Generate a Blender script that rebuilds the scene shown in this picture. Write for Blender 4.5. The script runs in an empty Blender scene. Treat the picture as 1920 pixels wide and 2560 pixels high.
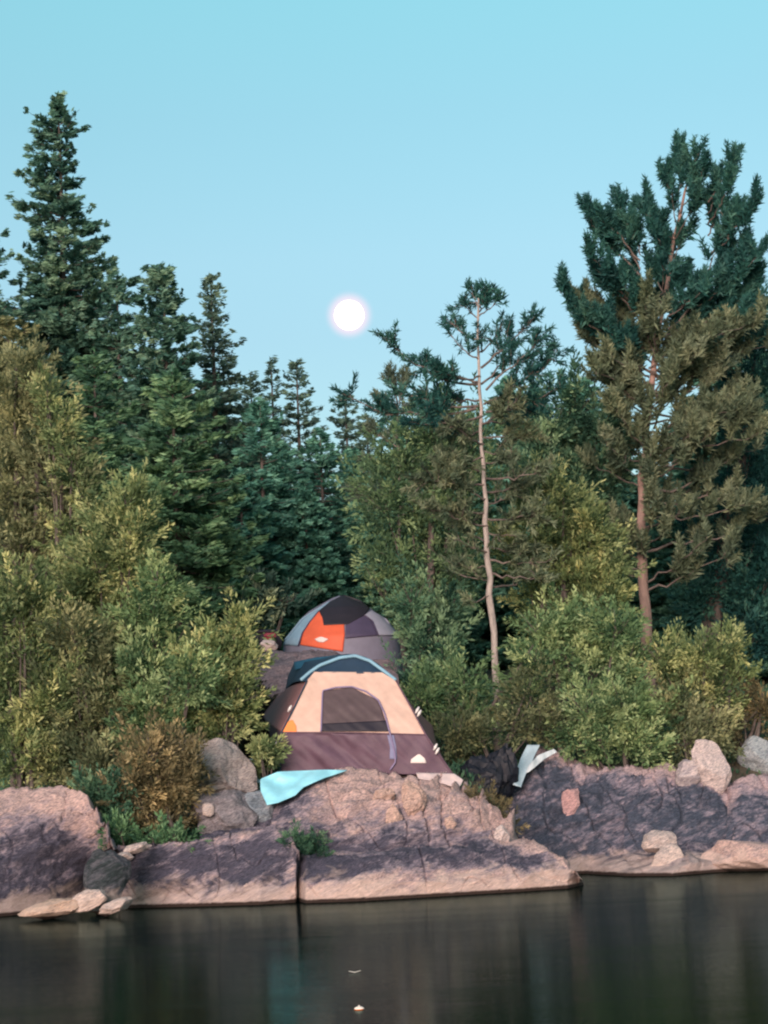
import bpy, math, random
import numpy as np
from mathutils import Vector, Matrix, noise
R = math.radians
S = bpy.context.scene
COL = S.collection

# ---------------------------------------------------------------- camera, sky, sun, exposure
F = 4900.0                       # focal length in pixels of the 1920 px wide picture
PITCH, ROLL, CAMH = R(8.1), R(-2.6), 1.5
cam = bpy.data.cameras.new('camera')
cam.sensor_fit = 'HORIZONTAL'; cam.sensor_width = 36.0
cam.lens = 36.0 * F / 1920.0
cam.clip_start = 0.1; cam.clip_end = 5000
camo = bpy.data.objects.new('camera', cam); COL.objects.link(camo)
CROT = Matrix.Rotation(math.pi / 2 + PITCH, 3, 'X') @ Matrix.Rotation(ROLL, 3, 'Z')
camo.matrix_world = Matrix.Translation((0, 0, CAMH)) @ CROT.to_4x4()
S.camera = camo
S.cycles.filter_width = 2.2
S.view_settings.view_transform = 'Standard'; S.view_settings.look = 'None'
S.view_settings.gamma = 1.0; S.view_settings.exposure = 0.95

SUN_EL, SUN_AZ = R(13), R(-14)   # low glow behind the camera, a little to its left
sdir = Vector((math.sin(SUN_AZ) * math.cos(SUN_EL), -math.cos(SUN_AZ) * math.cos(SUN_EL), math.sin(SUN_EL)))

def ray(px, py):
    return CROT @ Vector(((px - 960) / F, (1280 - py) / F, -1.0))
def P(px, py, Y):
    d = ray(px, py); t = Y / d.y
    return Vector((d.x * t, Y, CAMH + d.z * t))
def onwater(px, py):
    d = ray(px, py); t = -CAMH / d.z
    return Vector((d.x * t, d.y * t, 0.0))

MOON = (873, 788)
w = bpy.data.worlds.new('World'); S.world = w; w.use_nodes = True
nt = w.node_tree; nt.nodes.clear()
out = nt.nodes.new('ShaderNodeOutputWorld'); bg = nt.nodes.new('ShaderNodeBackground')
sky = nt.nodes.new('ShaderNodeTexSky'); sky.sky_type = 'NISHITA'; sky.sun_disc = False
sky.sun_elevation = SUN_EL; sky.sun_rotation = math.pi - SUN_AZ
sky.air_density = 1.0; sky.dust_density = 0.6; sky.ozone_density = 1.2
tint = nt.nodes.new('ShaderNodeMix'); tint.data_type = 'RGBA'; tint.blend_type = 'MULTIPLY'
tint.inputs[0].default_value = 1.0; tint.clamp_result = False
tint.inputs[7].default_value = (0.86, 1.12, 1.05, 1)
nt.links.new(sky.outputs[0], tint.inputs[6])
tc0 = nt.nodes.new('ShaderNodeTexCoord'); sep = nt.nodes.new('ShaderNodeSeparateXYZ'); nt.links.new(tc0.outputs['Generated'], sep.inputs[0])
er = nt.nodes.new('ShaderNodeValToRGB'); nt.links.new(sep.outputs[2], er.inputs[0])
while len(er.color_ramp.elements) < 5: er.color_ramp.elements.new(.5)
for e_, (p_, c_) in zip(er.color_ramp.elements, [(.08, (.58, .62, .58, 1)), (.228, (.756, .84, .776, 1)), (.268, (.84, .95, .845, 1)), (.335, (.86, 1.09, .92, 1)), (.39, (.888, 1.265, 1.01, 1))]):
    e_.position = p_; e_.color = c_
nt.links.new(er.outputs[0], tint.inputs[7])
tc = nt.nodes.new('ShaderNodeTexCoord')
dot = nt.nodes.new('ShaderNodeVectorMath'); dot.operation = 'DOT_PRODUCT'
md = ray(*MOON).normalized(); dot.inputs[1].default_value = md
nrm = nt.nodes.new('ShaderNodeVectorMath'); nrm.operation = 'NORMALIZE'
nt.links.new(tc.outputs['Generated'], nrm.inputs[0]); nt.links.new(nrm.outputs[0], dot.inputs[0])
mr = nt.nodes.new('ShaderNodeMapRange')       # soft glow round the moon, painted into the sky colour
mr.inputs[1].default_value = math.cos(0.0142); mr.inputs[2].default_value = math.cos(0.0062)
mr.interpolation_type = 'SMOOTHSTEP'
nt.links.new(dot.outputs['Value'], mr.inputs[0])
pw = nt.nodes.new('ShaderNodeMath'); pw.operation = 'POWER'; pw.inputs[1].default_value = 2.0
nt.links.new(mr.outputs[0], pw.inputs[0])
halo = nt.nodes.new('ShaderNodeMix'); halo.data_type = 'RGBA'
halo.inputs[7].default_value = (4.7, 4.15, 4.8, 1)
nt.links.new(pw.outputs[0], halo.inputs[0]); nt.links.new(tint.outputs[2], halo.inputs[6])
nt.links.new(halo.outputs[2], bg.inputs[0]); bg.inputs[1].default_value = 0.105
nt.links.new(bg.outputs[0], out.inputs[0])

sun = bpy.data.lights.new('sun', 'SUN'); sun.energy = 2.9; sun.angle = R(30); sun.color = (1.0, 0.73, 0.66)
suno = bpy.data.objects.new('sun', sun); COL.objects.link(suno)
suno.rotation_euler = sdir.to_track_quat('Z', 'Y').to_euler(); suno.location = (0, -30, 30)

# ---------------------------------------------------------------- helpers
def sstep(a, b, x):
    t = min(1.0, max(0.0, (x - a) / (b - a))); return t * t * (3 - 2 * t)
def tag(o, label, cat, group=None, kind=None):
    if label: o['label'] = label
    if cat: o['category'] = cat
    if group: o['group'] = group
    if kind: o['kind'] = kind
    return o
def empty(name, loc, label, cat, group=None):
    o = bpy.data.objects.new(name, None); COL.objects.link(o); o.location = loc
    o.empty_display_size = 0.2
    return tag(o, label, cat, group)

class MB:
    """collects quads (numpy) with a per-vertex tint; build() links them as one mesh object"""
    def __init__(s): s.v = []; s.q = []; s.t = []; s.n = 0
    def add(s, v, q, t=0.5):
        v = np.asarray(v, dtype=np.float64).reshape(-1, 3); q = np.asarray(q, dtype=np.int64).reshape(-1, 4)
        s.v.append(v); s.q.append(q + s.n)
        s.t.append(np.full(len(v), t, dtype=np.float64) if np.isscalar(t) else np.asarray(t, dtype=np.float64))
        s.n += len(v)
    def tube(s, pts, rad, sides=5, t=0.5, cap=True):
        pts = np.asarray(pts, dtype=float); n = len(pts)
        rad = np.full(n, rad) if np.isscalar(rad) else np.asarray(rad, float)
        tan = np.gradient(pts, axis=0); tan /= (np.linalg.norm(tan, axis=1, keepdims=True) + 1e-9)
        ref = np.array([0.13, 0.31, 0.94]) if abs(tan[0][2]) < 0.85 else np.array([0.95, 0.3, 0.05])
        a = np.cross(tan, ref); a /= (np.linalg.norm(a, axis=1, keepdims=True) + 1e-9)
        b = np.cross(tan, a)
        ang = np.arange(sides) * 2 * math.pi / sides
        ring = pts[:, None, :] + rad[:, None, None] * (np.cos(ang)[None, :, None] * a[:, None, :] + np.sin(ang)[None, :, None] * b[:, None, :])
        q = []
        for i in range(n - 1):
            for k in range(sides):
                k2 = (k + 1) % sides
                q.append((i * sides + k, i * sides + k2, (i + 1) * sides + k2, (i + 1) * sides + k))
        if cap and sides in (4, 6, 8):
            for base, rev in ((0, True), ((n - 1) * sides, False)):
                for j in range(sides // 2 - 1):
                    f = (base + 0 + 0, base + 2 * j + 1, base + 2 * j + 2, base + (2 * j + 3) % sides)
                    q.append(f[::-1] if rev else f)
        s.add(ring.reshape(-1, 3), q, t)
    def grid(s, pts, t=0.5):
        """pts[nv][nu] of points"""
        a = np.asarray(pts, dtype=float); nv, nu = a.shape[:2]
        i = np.arange(nv * nu).reshape(nv, nu)
        q = np.stack([i[:-1, :-1], i[:-1, 1:], i[1:, 1:], i[1:, :-1]], axis=-1).reshape(-1, 4)
        s.add(a.reshape(-1, 3), q, t)
    def cards(s, c, d, length, width, rng, t):
        """small leaf-shaped diamonds at c pointing along d"""
        n = len(c)
        d = d / (np.linalg.norm(d, axis=1, keepdims=True) + 1e-9)
        r = rng.normal(size=(n, 3)); side = np.cross(d, r); side /= (np.linalg.norm(side, axis=1, keepdims=True) + 1e-9)
        sz = rng.uniform(.5, 1.4, n); L = (length * sz * rng.uniform(.85, 1.15, n))[:, None]; W = (width * sz * rng.uniform(.8, 1.2, n))[:, None]
        v = np.stack([c - d * L * .5, c + side * W * .5 - d * L * .05, c + d * L * .5, c - side * W * .5 - d * L * .05], axis=1)
        q = np.arange(4 * n).reshape(n, 4)
        tt = np.repeat(t if not np.isscalar(t) else np.full(n, t), 4)
        s.add(v.reshape(-1, 3), q, tt)
    def build(s, name, mat, parent=None, origin=(0, 0, 0), smooth=False):
        v = np.concatenate(s.v) - np.asarray(tuple(origin), dtype=float); q = np.concatenate(s.q); t = np.concatenate(s.t)
        me = bpy.data.meshes.new(name)
        me.vertices.add(len(v)); me.vertices.foreach_set('co', v.astype(np.float32).ravel())
        me.loops.add(q.size); me.loops.foreach_set('vertex_index', q.astype(np.int32).ravel())
        me.polygons.add(len(q)); me.polygons.foreach_set('loop_start', np.arange(0, q.size, 4, dtype=np.int32))
        me.polygons.foreach_set('loop_total', np.full(len(q), 4, dtype=np.int32))
        if smooth: me.polygons.foreach_set('use_smooth', np.ones(len(q), dtype=bool))
        me.update(calc_edges=True)
        at = me.attributes.new('tint', 'FLOAT', 'POINT'); at.data.foreach_set('value', t.astype(np.float32))
        me.materials.append(mat)
        o = bpy.data.objects.new(name, me); COL.objects.link(o)
        if parent is not None: o.parent = parent
        else: o.location = origin
        return o

# ---------------------------------------------------------------- materials
MATS = {}
def newmat(name):
    m = bpy.data.materials.new(name); m.use_nodes = True; n = m.node_tree
    b = n.nodes['Principled BSDF']; return m, n, b
def ramp(n, stops, src=None):
    r = n.nodes.new('ShaderNodeValToRGB')
    while len(r.color_ramp.elements) < len(stops): r.color_ramp.elements.new(0.5)
    for e, (p, c) in zip(r.color_ramp.elements, stops): e.position = p; e.color = (*c, 1)
    if src is not None: n.links.new(src, r.inputs[0])
    return r
def nz(n, scale, detail=4, rough=.55, vec=None, dist=0):
    t = n.nodes.new('ShaderNodeTexNoise'); t.inputs['Scale'].default_value = scale
    t.inputs['Detail'].default_value = detail; t.inputs['Roughness'].default_value = rough; t.inputs['Distortion'].default_value = dist
    if vec is not None: n.links.new(vec, t.inputs['Vector'])
    return t
def objco(n, scale=(1, 1, 1), rot=(0, 0, 0)):
    t = n.nodes.new('ShaderNodeNewGeometry'); m = n.nodes.new('ShaderNodeMapping')
    m.inputs['Scale'].default_value = scale; m.inputs['Rotation'].default_value = rot
    n.links.new(t.outputs['Position'], m.inputs[0]); return m.outputs[0]
def mix(n, fac, a, b, mode='MIX'):
    x = n.nodes.new('ShaderNodeMix'); x.data_type = 'RGBA'; x.blend_type = mode
    for i, s_ in ((0, fac), (6, a), (7, b)):
        if isinstance(s_, (int, float)): x.inputs[i].default_value = s_
        elif isinstance(s_, tuple): x.inputs[i].default_value = (*s_, 1)
        else: n.links.new(s_, x.inputs[i])
    return x.outputs[2]
def bump(n, b, h, strength=.5, dist=.02):
    x = n.nodes.new('ShaderNodeBump'); x.inputs['Strength'].default_value = strength; x.inputs['Distance'].default_value = dist
    n.links.new(h, x.inputs['Height']); n.links.new(x.outputs[0], b.inputs['Normal']); return x

def foliage(name, dark, mid, light, trans=.3):
    if name in MATS: return MATS[name]
    m, n, b = newmat(name)
    a = n.nodes.new('ShaderNodeAttribute'); a.attribute_name = 'tint'
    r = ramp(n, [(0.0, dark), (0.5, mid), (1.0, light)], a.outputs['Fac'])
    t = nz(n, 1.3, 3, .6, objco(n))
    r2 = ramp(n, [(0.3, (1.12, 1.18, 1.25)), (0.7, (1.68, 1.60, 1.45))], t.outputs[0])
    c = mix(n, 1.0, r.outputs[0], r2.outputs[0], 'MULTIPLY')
    n.links.new(c, b.inputs['Base Color']); b.inputs['Roughness'].default_value = .65
    b.inputs['Specular IOR Level'].default_value = .25
    tr = n.nodes.new('ShaderNodeBsdfTranslucent'); n.links.new(c, tr.inputs[0])
    ms = n.nodes.new('ShaderNodeMixShader'); ms.inputs[0].default_value = trans
    n.links.new(b.outputs[0], ms.inputs[1]); n.links.new(tr.outputs[0], ms.inputs[2])
    n.links.new(ms.outputs[0], n.nodes['Material Output'].inputs[0])
    MATS[name] = m; return m
def M_spruce(): return foliage('spruce_needles', (.014, .052, .045), (.052, .130, .100), (.18, .29, .20))
def M_spruce_far(): return foliage('far_spruce_needles', (.018, .070, .060), (.060, .175, .135), (.16, .34, .25))
def M_spruce_pale(): return foliage('pale_spruce_needles', (.025, .055, .050), (.07, .125, .10), (.15, .23, .16))
def M_spruce_green(): return foliage('green_spruce_needles', (.018, .06, .042), (.065, .145, .080), (.21, .33, .17))
def M_cedar(): return foliage('cedar_sprays', (.038, .068, .032), (.125, .175, .075), (.36, .38, .18), .3)
def M_cedar_green(): return foliage('green_cedar_sprays', (.026, .065, .034), (.095, .165, .075), (.29, .36, .18), .3)
def M_olive(): return foliage('olive_sprays', (.04, .06, .034), (.115, .135, .070), (.27, .28, .15), .3)
def M_darkleaf(): return foliage('dark_leaves', (.015, .05, .035), (.055, .125, .078), (.17, .26, .15), .3)
def M_brown(): return foliage('russet_leaves', (.05, .05, .03), (.15, .13, .07), (.38, .31, .17), .3)
def M_pine(): return foliage('pine_needles', (.007, .04, .042), (.018, .075, .068), (.05, .13, .10))
def M_pine_olive(): return foliage('olive_pine_needles', (.030, .052, .036), (.088, .118, .074), (.20, .225, .145))
def M_pine_dull(): return foliage('dull_pine_needles', (.03, .055, .045), (.075, .105, .075), (.16, .19, .12))
def bark(name, c1, c2):
    if name in MATS: return MATS[name]
    m, n, b = newmat(name)
    t = nz(n, 9, 6, .7, objco(n, (1, 1, .35)))
    r = ramp(n, [(.3, c1), (.7, c2)], t.outputs[0]); n.links.new(r.outputs[0], b.inputs['Base Color'])
    b.inputs['Roughness'].default_value = .9; bump(n, b, t.outputs[0], .8, .03)
    MATS[name] = m; return m
def B_dark(): return bark('spruce_bark', (.035, .03, .03), (.12, .10, .09))
def B_pale(): return bark('pale_pine_bark', (.17, .15, .14), (.44, .39, .36))
def B_red(): return bark('red_pine_bark', (.15, .10, .085), (.36, .24, .205))

def rockmat(name, pink=(.64, .47, .44), grey=(.29, .255, .31), dark=(.085, .085, .125), waterband=True, bump_s=1.0):
    if name in MATS: return MATS[name]
    pink, grey, dark = [tuple(x * .82 for x in c_) for c_ in (pink, grey, dark)]
    m, n, b = newmat(name)
    co = objco(n)
    mp = co.node; mp.vector_type = 'TEXTURE'; mp.inputs['Scale'].default_value = (2.0, 1.0, .42); mp.inputs['Rotation'].default_value = (0, R(-24), 0)
    a = n.nodes.new('ShaderNodeAttribute'); a.attribute_name = 'tint'
    n1 = nz(n, 1.7, 6, .62, co, .4); n2 = nz(n, 7, 8, .7, co, .8); n3 = nz(n, 30, 5, .7, co)
    # outcrop tint paints shade on grey faces, light on pink tops; noise adds lichen
    mth = n.nodes.new('ShaderNodeMath'); mth.operation = 'ADD'; n.links.new(a.outputs['Fac'], mth.inputs[0]); n.links.new(n1.outputs[0], mth.inputs[1])
    m2 = n.nodes.new('ShaderNodeMath'); m2.operation = 'MULTIPLY_ADD'; m2.inputs[1].default_value = 1.5; m2.inputs[2].default_value = -.75
    n.links.new(n2.outputs[0], m2.inputs[0])
    m3 = n.nodes.new('ShaderNodeMath'); m3.operation = 'ADD'; n.links.new(mth.outputs[0], m3.inputs[0]); n.links.new(m2.outputs[0], m3.inputs[1])
    n4 = nz(n, 2.6, 4, .6, objco(n, (1, 1, 1.6)), .8); m5 = n.nodes.new('ShaderNodeMath'); m5.operation = 'MULTIPLY_ADD'; m5.inputs[1].default_value = 1.1; m5.inputs[2].default_value = -.55
    n.links.new(n4.outputs[0], m5.inputs[0]); m6 = n.nodes.new('ShaderNodeMath'); m6.operation = 'ADD'; n.links.new(m3.outputs[0], m6.inputs[0]); n.links.new(m5.outputs[0], m6.inputs[1]); m3 = m6
    m4 = n.nodes.new('ShaderNodeMath'); m4.operation = 'MULTIPLY'; m4.inputs[1].default_value = .5; n.links.new(m3.outputs[0], m4.inputs[0])
    r = ramp(n, [(.29, dark), (.42, grey), (.53, tuple((p + g) / 2 for p, g in zip(pink, grey))), (.67, pink)], m4.outputs[0])
    sp = ramp(n, [(.36, (.45, .45, .5)), (.5, (1, 1, 1)), (.62, (1.45, 1.38, 1.34))], n3.outputs[0])
    c = mix(n, 1.0, r.outputs[0], sp.outputs[0], 'MULTIPLY')
    g = n.nodes.new('ShaderNodeNewGeometry'); sx = n.nodes.new('ShaderNodeSeparateXYZ'); n.links.new(g.outputs['Position'], sx.inputs[0])
    if waterband:
        zz = n.nodes.new('ShaderNodeMath'); zz.operation = 'MULTIPLY_ADD'; zz.inputs[1].default_value = -.85; n.links.new(n4.outputs[0], zz.inputs[0]); n.links.new(sx.outputs['Z'], zz.inputs[2])
        zs = n.nodes.new('ShaderNodeMath'); zs.operation = 'ADD'; zs.inputs[1].default_value = .32; n.links.new(zz.outputs[0], zs.inputs[0]); rb = ramp(n, [(0.0, (1, 1, 1)), (.10, (.85, .85, .85)), (.26, (0, 0, 0))], zs.outputs[0])
        warm = mix(n, n2.outputs[0], (.56, .42, .36), (.78, .64, .57))
        c = mix(n, rb.outputs[0], c, mix(n, .55, c, warm))
        zl = n.nodes.new('ShaderNodeMath'); zl.operation = 'MULTIPLY_ADD'; zl.inputs[1].default_value = -.05; n.links.new(n2.outputs[0], zl.inputs[0]); n.links.new(sx.outputs['Z'], zl.inputs[2])
        rl = ramp(n, [(0.0, (1, 1, 1)), (.012, (1, 1, 1)), (.035, (0, 0, 0))], zl.outputs[0])
        c = mix(n, rl.outputs[0], c, (.035, .022, .018))
    n.links.new(c, b.inputs['Base Color']); b.inputs['Roughness'].default_value = .85
    b.inputs['Specular IOR Level'].default_value = .3
    hh = mix(n, .45, n2.outputs[0], n3.outputs[0]); bump(n, b, hh, 1.0 * bump_s, .09)
    MATS[name] = m; return m

def cloth(name, c, rough=.6, var=.1, alpha=1.0):
    if name in MATS: return MATS[name]
    c = tuple(x * .8 for x in c)
    m, n, b = newmat(name)
    t = nz(n, 5, 4, .6, objco(n)); t2 = nz(n, 160, 2, .6, objco(n))
    r = ramp(n, [(.3, tuple(x * (1 - var) for x in c)), (.7, tuple(min(1, x * (1 + var)) for x in c))], t.outputs[0])
    n.links.new(r.outputs[0], b.inputs['Base Color']); b.inputs['Roughness'].default_value = rough
    b.inputs['Specular IOR Level'].default_value = .3
    bump(n, b, t2.outputs[0], .25, .004)
    MATS[name] = m; return m

# ---------------------------------------------------------------- setting: water and ground
def gz(x, y):
    """height of the ground behind the shore rocks"""
    k = sstep(1.1, 2.3, x); near = 29.4 + 4.8 * k
    h = -1.6 + 2.35 * sstep(near - 1.6, near + 0.7, y)
    h += 1.0 * sstep(30.2 + 4.4 * k, 33.5 + 2.4 * k, y) * (0.55 + .45 * sstep(-4.0, -1.5, x))
    h += 2.1 * sstep(33.5 + 2 * k, 41, y) * (0.6 + .4 * math.exp(-((x + .8) / 3.5) ** 2))
    h += 1.6 * sstep(41, 58, y) + 9.0 * sstep(62, 110, y) + 6.0 * sstep(110, 500, y)
    if y > near: h += 0.10 * noise.noise(Vector((x * .9, y * .9, 3)))
    return h
def lin(a, b, n): return list(np.linspace(a, b, n))
xs = [-700, -300, -150, -80, -45, -28] + lin(-20, 20, 161) + [28, 45, 80, 150, 300, 700]
ys = lin(26, 45, 96) + [48, 52, 57, 64, 75, 95, 130, 200, 320, 500, 900]
g = MB(); g.grid([[(x, y, gz(x, y)) for x in xs] for y in ys])
m, n, b = newmat('forest_floor')
t = nz(n, 2.2, 6, .65, objco(n)); t2 = nz(n, 22, 6, .7, objco(n))
r = ramp(n, [(.3, (.045, .05, .035)), (.5, (.10, .085, .06)), (.7, (.06, .10, .05))], t.outputs[0])
n.links.new(mix(n, .5, r.outputs[0], ramp(n, [(.35, (.03, .03, .028)), (.7, (.16, .14, .11))], t2.outputs[0]).outputs[0]), b.inputs['Base Color'])
b.inputs['Roughness'].default_value = .95; bump(n, b, t2.outputs[0], 1, .08)
tag(g.build('ground', m, smooth=True), None, None, kind='structure')

g = MB(); g.grid([[(x, y, 0) for x in (-900, -100, -20, 20, 100, 900)] for y in (-600, -60, 0, 20, 40, 60)])
m, n, b = newmat('lake_water')
b.inputs['Base Color'].default_value = (.006, .013, .013, 1); b.inputs['Roughness'].default_value = .6
b.inputs['Specular IOR Level'].default_value = 0
gl = n.nodes.new('ShaderNodeBsdfGlossy'); gl.inputs['Roughness'].default_value = .04; gl.inputs['Color'].default_value = (.27, .36, .335, 1)
fz = n.nodes.new('ShaderNodeFresnel'); fz.inputs['IOR'].default_value = 1.33
wm_ = n.nodes.new('ShaderNodeMixShader'); n.links.new(fz.outputs[0], wm_.inputs[0]); n.links.new(b.outputs[0], wm_.inputs[1]); n.links.new(gl.outputs[0], wm_.inputs[2])
n.links.new(wm_.outputs[0], n.nodes['Material Output'].inputs[0])
n1 = nz(n, .9, 3, .5, objco(n, (.55, 1.5, 1), (0, 0, R(4)))); n2 = nz(n, 9, 4, .6, objco(n, (.30, 1.7, 1), (0, 0, R(-3))))
n3w = nz(n, 1.0, 3, .5, objco(n, (.10, .9, 1), (0, 0, R(3)))); rw = n.nodes.new('ShaderNodeMapRange'); rw.inputs[1].default_value = .4; rw.inputs[2].default_value = .7; rw.inputs[3].default_value = .025; rw.inputs[4].default_value = .15
n.links.new(n3w.outputs[0], rw.inputs[0]); n.links.new(rw.outputs[0], gl.inputs['Roughness'])
bp = bump(n, b, mix(n, .35, n1.outputs[0], n2.outputs[0]), .35, .017)
n.links.new(bp.outputs[0], gl.inputs['Normal'])
tag(g.build('water', m), None, None, kind='structure')

# moon
ctr = Vector((0, 0, CAMH)) + md * 1800; rad = 1800 * 0.0075
me = bpy.data.meshes.new('moon')
import bmesh
bm = bmesh.new(); bmesh.ops.create_uvsphere(bm, u_segments=48, v_segments=24, radius=rad)
for f in bm.faces: f.smooth = True
bm.to_mesh(me); bm.free()
m, n, b = newmat('moon_light')
b.inputs['Base Color'].default_value = (0, 0, 0, 1)
t = nz(n, .09, 3, .5, objco(n)); r = ramp(n, [(.3, (1, .93, .9)), (.7, (1, .98, .97))], t.outputs[0])
n.links.new(r.outputs[0], b.inputs['Emission Color']); b.inputs['Emission Strength'].default_value = 1.9
me.materials.append(m); mo = bpy.data.objects.new('moon', me); COL.objects.link(mo); mo.location = ctr
tag(mo, 'full white moon glowing in the clear blue evening sky', 'moon')

# ---------------------------------------------------------------- rocks
def interp(pts, n):
    """resample a list of tuples to n evenly spaced samples along the first coordinate's arclength"""
    a = np.asarray(pts, dtype=float); d = np.concatenate([[0], np.cumsum(np.linalg.norm(np.diff(a[:, :2], axis=0), axis=1))]); d /= d[-1]
    u = np.linspace(0, 1, n); return np.stack([np.interp(u, d, a[:, k]) for k in range(a.shape[1])], axis=1)
def rockdisp(p, amp, strata, seed):
    cu = p.x * .966 + p.z * .259; cw = -p.x * .259 + p.z * .966
    a = noise.fractal(Vector((cu * .7 + seed, p.y * 1.1, cw * 1.7)), .9, 2.1, 4)
    wv = cw * 3.4 + .5 * p.y + 1.3 * noise.noise(Vector((cu * .6 + seed, p.y * .8, cw * .8)))
    fr = wv - math.floor(wv); ledge_ = (fr ** 3 - .3) * .55                  # overlapping sheets of rock
    j_ = noise.noise(Vector((cu * 1.3 + seed, p.y, cw * 5.2)))
    f2 = noise.fractal(Vector((cu * 3.2 + seed, p.y * 3, cw * 8)), .8, 2.2, 3)
    crack = abs(noise.noise(Vector((cu * 1.6 + seed * 2, 3, cw * .9))))
    return amp * (a * .75 + ledge_ * strata * 1.15 + j_ * .5 + f2 * .26 - (.5 * max(0, 1 - crack / .018))), crack
def outcrop(name, label, bottom, top, mat, back=1.6, nu=160, nf=64, nb=24, power=(1.7, .75), amp=.16, strata=.8,
            seed=0, tone=None, ledge=None, sink=.35, group=None, cat='rock outcrop', backz=-.5, smooth=True):
    """a solid rock: waterline (pixels on the water plane) up a rounded face to its crest (pixel + distance), then down behind"""
    bt = interp(bottom, nu); tp = interp(top, nu)
    rows = []; tn = []
    B = [onwater(x, y) if len(bt[0]) < 3 else P(x, y, z) for x, y, *z_ in bt for z in (z_ or [0])]
    T = [P(x, y, Y) for x, y, Y in tp]
    for j in range(nf + nb + 1):
        row = []
        for i in range(nu):
            b_, t_ = B[i], T[i]
            e = min(i, nu - 1 - i) / (nu * .06); e = min(1, e)
            if j <= nf:
                v = j / nf
                hx = v ** power[0]; hz = v ** power[1]
                if ledge: hx, hz = ledge(i / (nu - 1), v, hx, hz)
                p = Vector((b_.x + (t_.x - b_.x) * v, b_.y + (t_.y - b_.y) * hx, b_.z + (t_.z - b_.z) * hz))
                if j == 0: p.z = b_.z - sink; p.y -= .02
            else:
                v = (j - nf) / nb
                p = Vector((t_.x, t_.y + back * v, t_.z + (min(backz, b_.z - .4) - t_.z) * v ** 2.2 + .05 * math.sin(v * 3.1)))
            nrm_ = Vector((0, -1, .25)).normalized() if j < nf * .8 else Vector((0, -.5, 1)).normalized()
            nrm_ = Vector((((i / (nu - 1)) - .5) * .8, -1 + .9 * min(1, j / nf), .2 + .8 * min(1, j / nf))).normalized()
            dsp, cr = rockdisp(p, amp, strata, seed)
            k = min(1, (v if j <= nf else 1) * 5 + .15)
            tnv = (tone(tp[i][0] if j > nf * .5 else bt[i][0] + (tp[i][0] - bt[i][0]) * min(1, j / nf), min(1, j / nf)) if tone else .5)
            tn.append(tnv - (.15 if cr < .012 else 0))
            p = p + nrm_ * dsp * k * e
            row.append(tuple(p))
        rows.append(row)
    g = MB(); g.grid(rows, np.array(tn))
    o0 = Vector(rows[0][nu // 2])
    o = g.build(name, mat, origin=o0, smooth=smooth)
    return tag(o, label, cat, group)

RK = rockmat('shore_granite')
RKD = rockmat('shaded_granite', pink=(.56, .43, .45), grey=(.24, .225, .285), dark=(.07, .088, .13))  # slate-dark granite; the shadow on the right-hand faces is in its colours
# left boulder
outcrop('boulder', 'big rounded pinkish boulder at the left end of the shore', [(-330, 2315), (-100, 2300), (0, 2291), (120, 2280), (215, 2268), (262, 2252)],
        [(-300, 2060, 28.6), (-120, 2010, 29), (0, 1986, 29.2), (60, 1966, 29.3), (110, 1956, 29.3), (155, 1958, 29.2), (192, 1990, 29.0), (232, 2032, 28.7), (266, 2080, 28.3), (284, 2125, 27.9)],
        RK, nu=170, power=(1.9, .62), amp=.16, seed=3.1, tone=lambda x, v: .08 + .76 * sstep(.35, .75, v) - .2 * sstep(150, 260, x), cat='boulder')  # tone paints the lit pink top and the shaded lower half
# left-middle slab outcrop up to the crack
outcrop('rock_outcrop', 'low grey slab outcrop left of the vertical crack at the water edge', [(244, 2262), (330, 2270), (500, 2266), (650, 2262), (738, 2256), (752, 2246)],
        [(262, 2125, 27.9), (300, 2112, 28.3), (360, 2108, 28.5), (440, 2118, 28.6), (520, 2096, 28.8), (600, 2086, 28.9), (680, 2074, 28.8), (735, 2100, 28.4), (748, 2130, 28.0)],
        RK, nu=210, power=(1.35, .8), amp=.15, strata=1.1, seed=9.4, tone=lambda x, v: .04 + .36 * sstep(.8, 1, v) + .35 * sstep(.35, .05, v) + .3 * math.exp(-((x - 735) / 18) ** 2) * sstep(.7, .4, v))  # shaded face and lighter top edge painted by tone
# middle: upper dome, set back, and the low shelf in front of it
outcrop('rock_outcrop', 'broad pink domed rock carrying the front tent', [(520, 2170, 28.9), (640, 2165, 28.9), (760, 2150, 28.8), (900, 2150, 29.0), (1050, 2135, 29.2), (1200, 2125, 29.5), (1310, 2130, 29.6)],
        [(500, 2090, 29.3), (560, 2068, 29.6), (620, 2050, 29.8), (670, 2022, 30.2), (720, 1980, 30.6), (770, 1946, 31.0), (860, 1930, 31.2), (1000, 1930, 31.2), (1100, 1942, 31.2), (1160, 1964, 31.1), (1215, 2000, 30.8), (1262, 2050, 30.4), (1290, 2096, 30.0), (1312, 2116, 29.8)],
        RK, back=3.0, backz=.9, nu=320, nf=120, power=(1.5, .8), amp=.21, strata=1.0, seed=21.7, sink=.5,
        tone=lambda x, v: .40 + .45 * sstep(.25, .6, v) * sstep(700, 880, x) - .30 * sstep(.3, .05, v) - .22 * sstep(860, 640, x))  # sunlit upper dome and darker foot put into the tone
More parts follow.
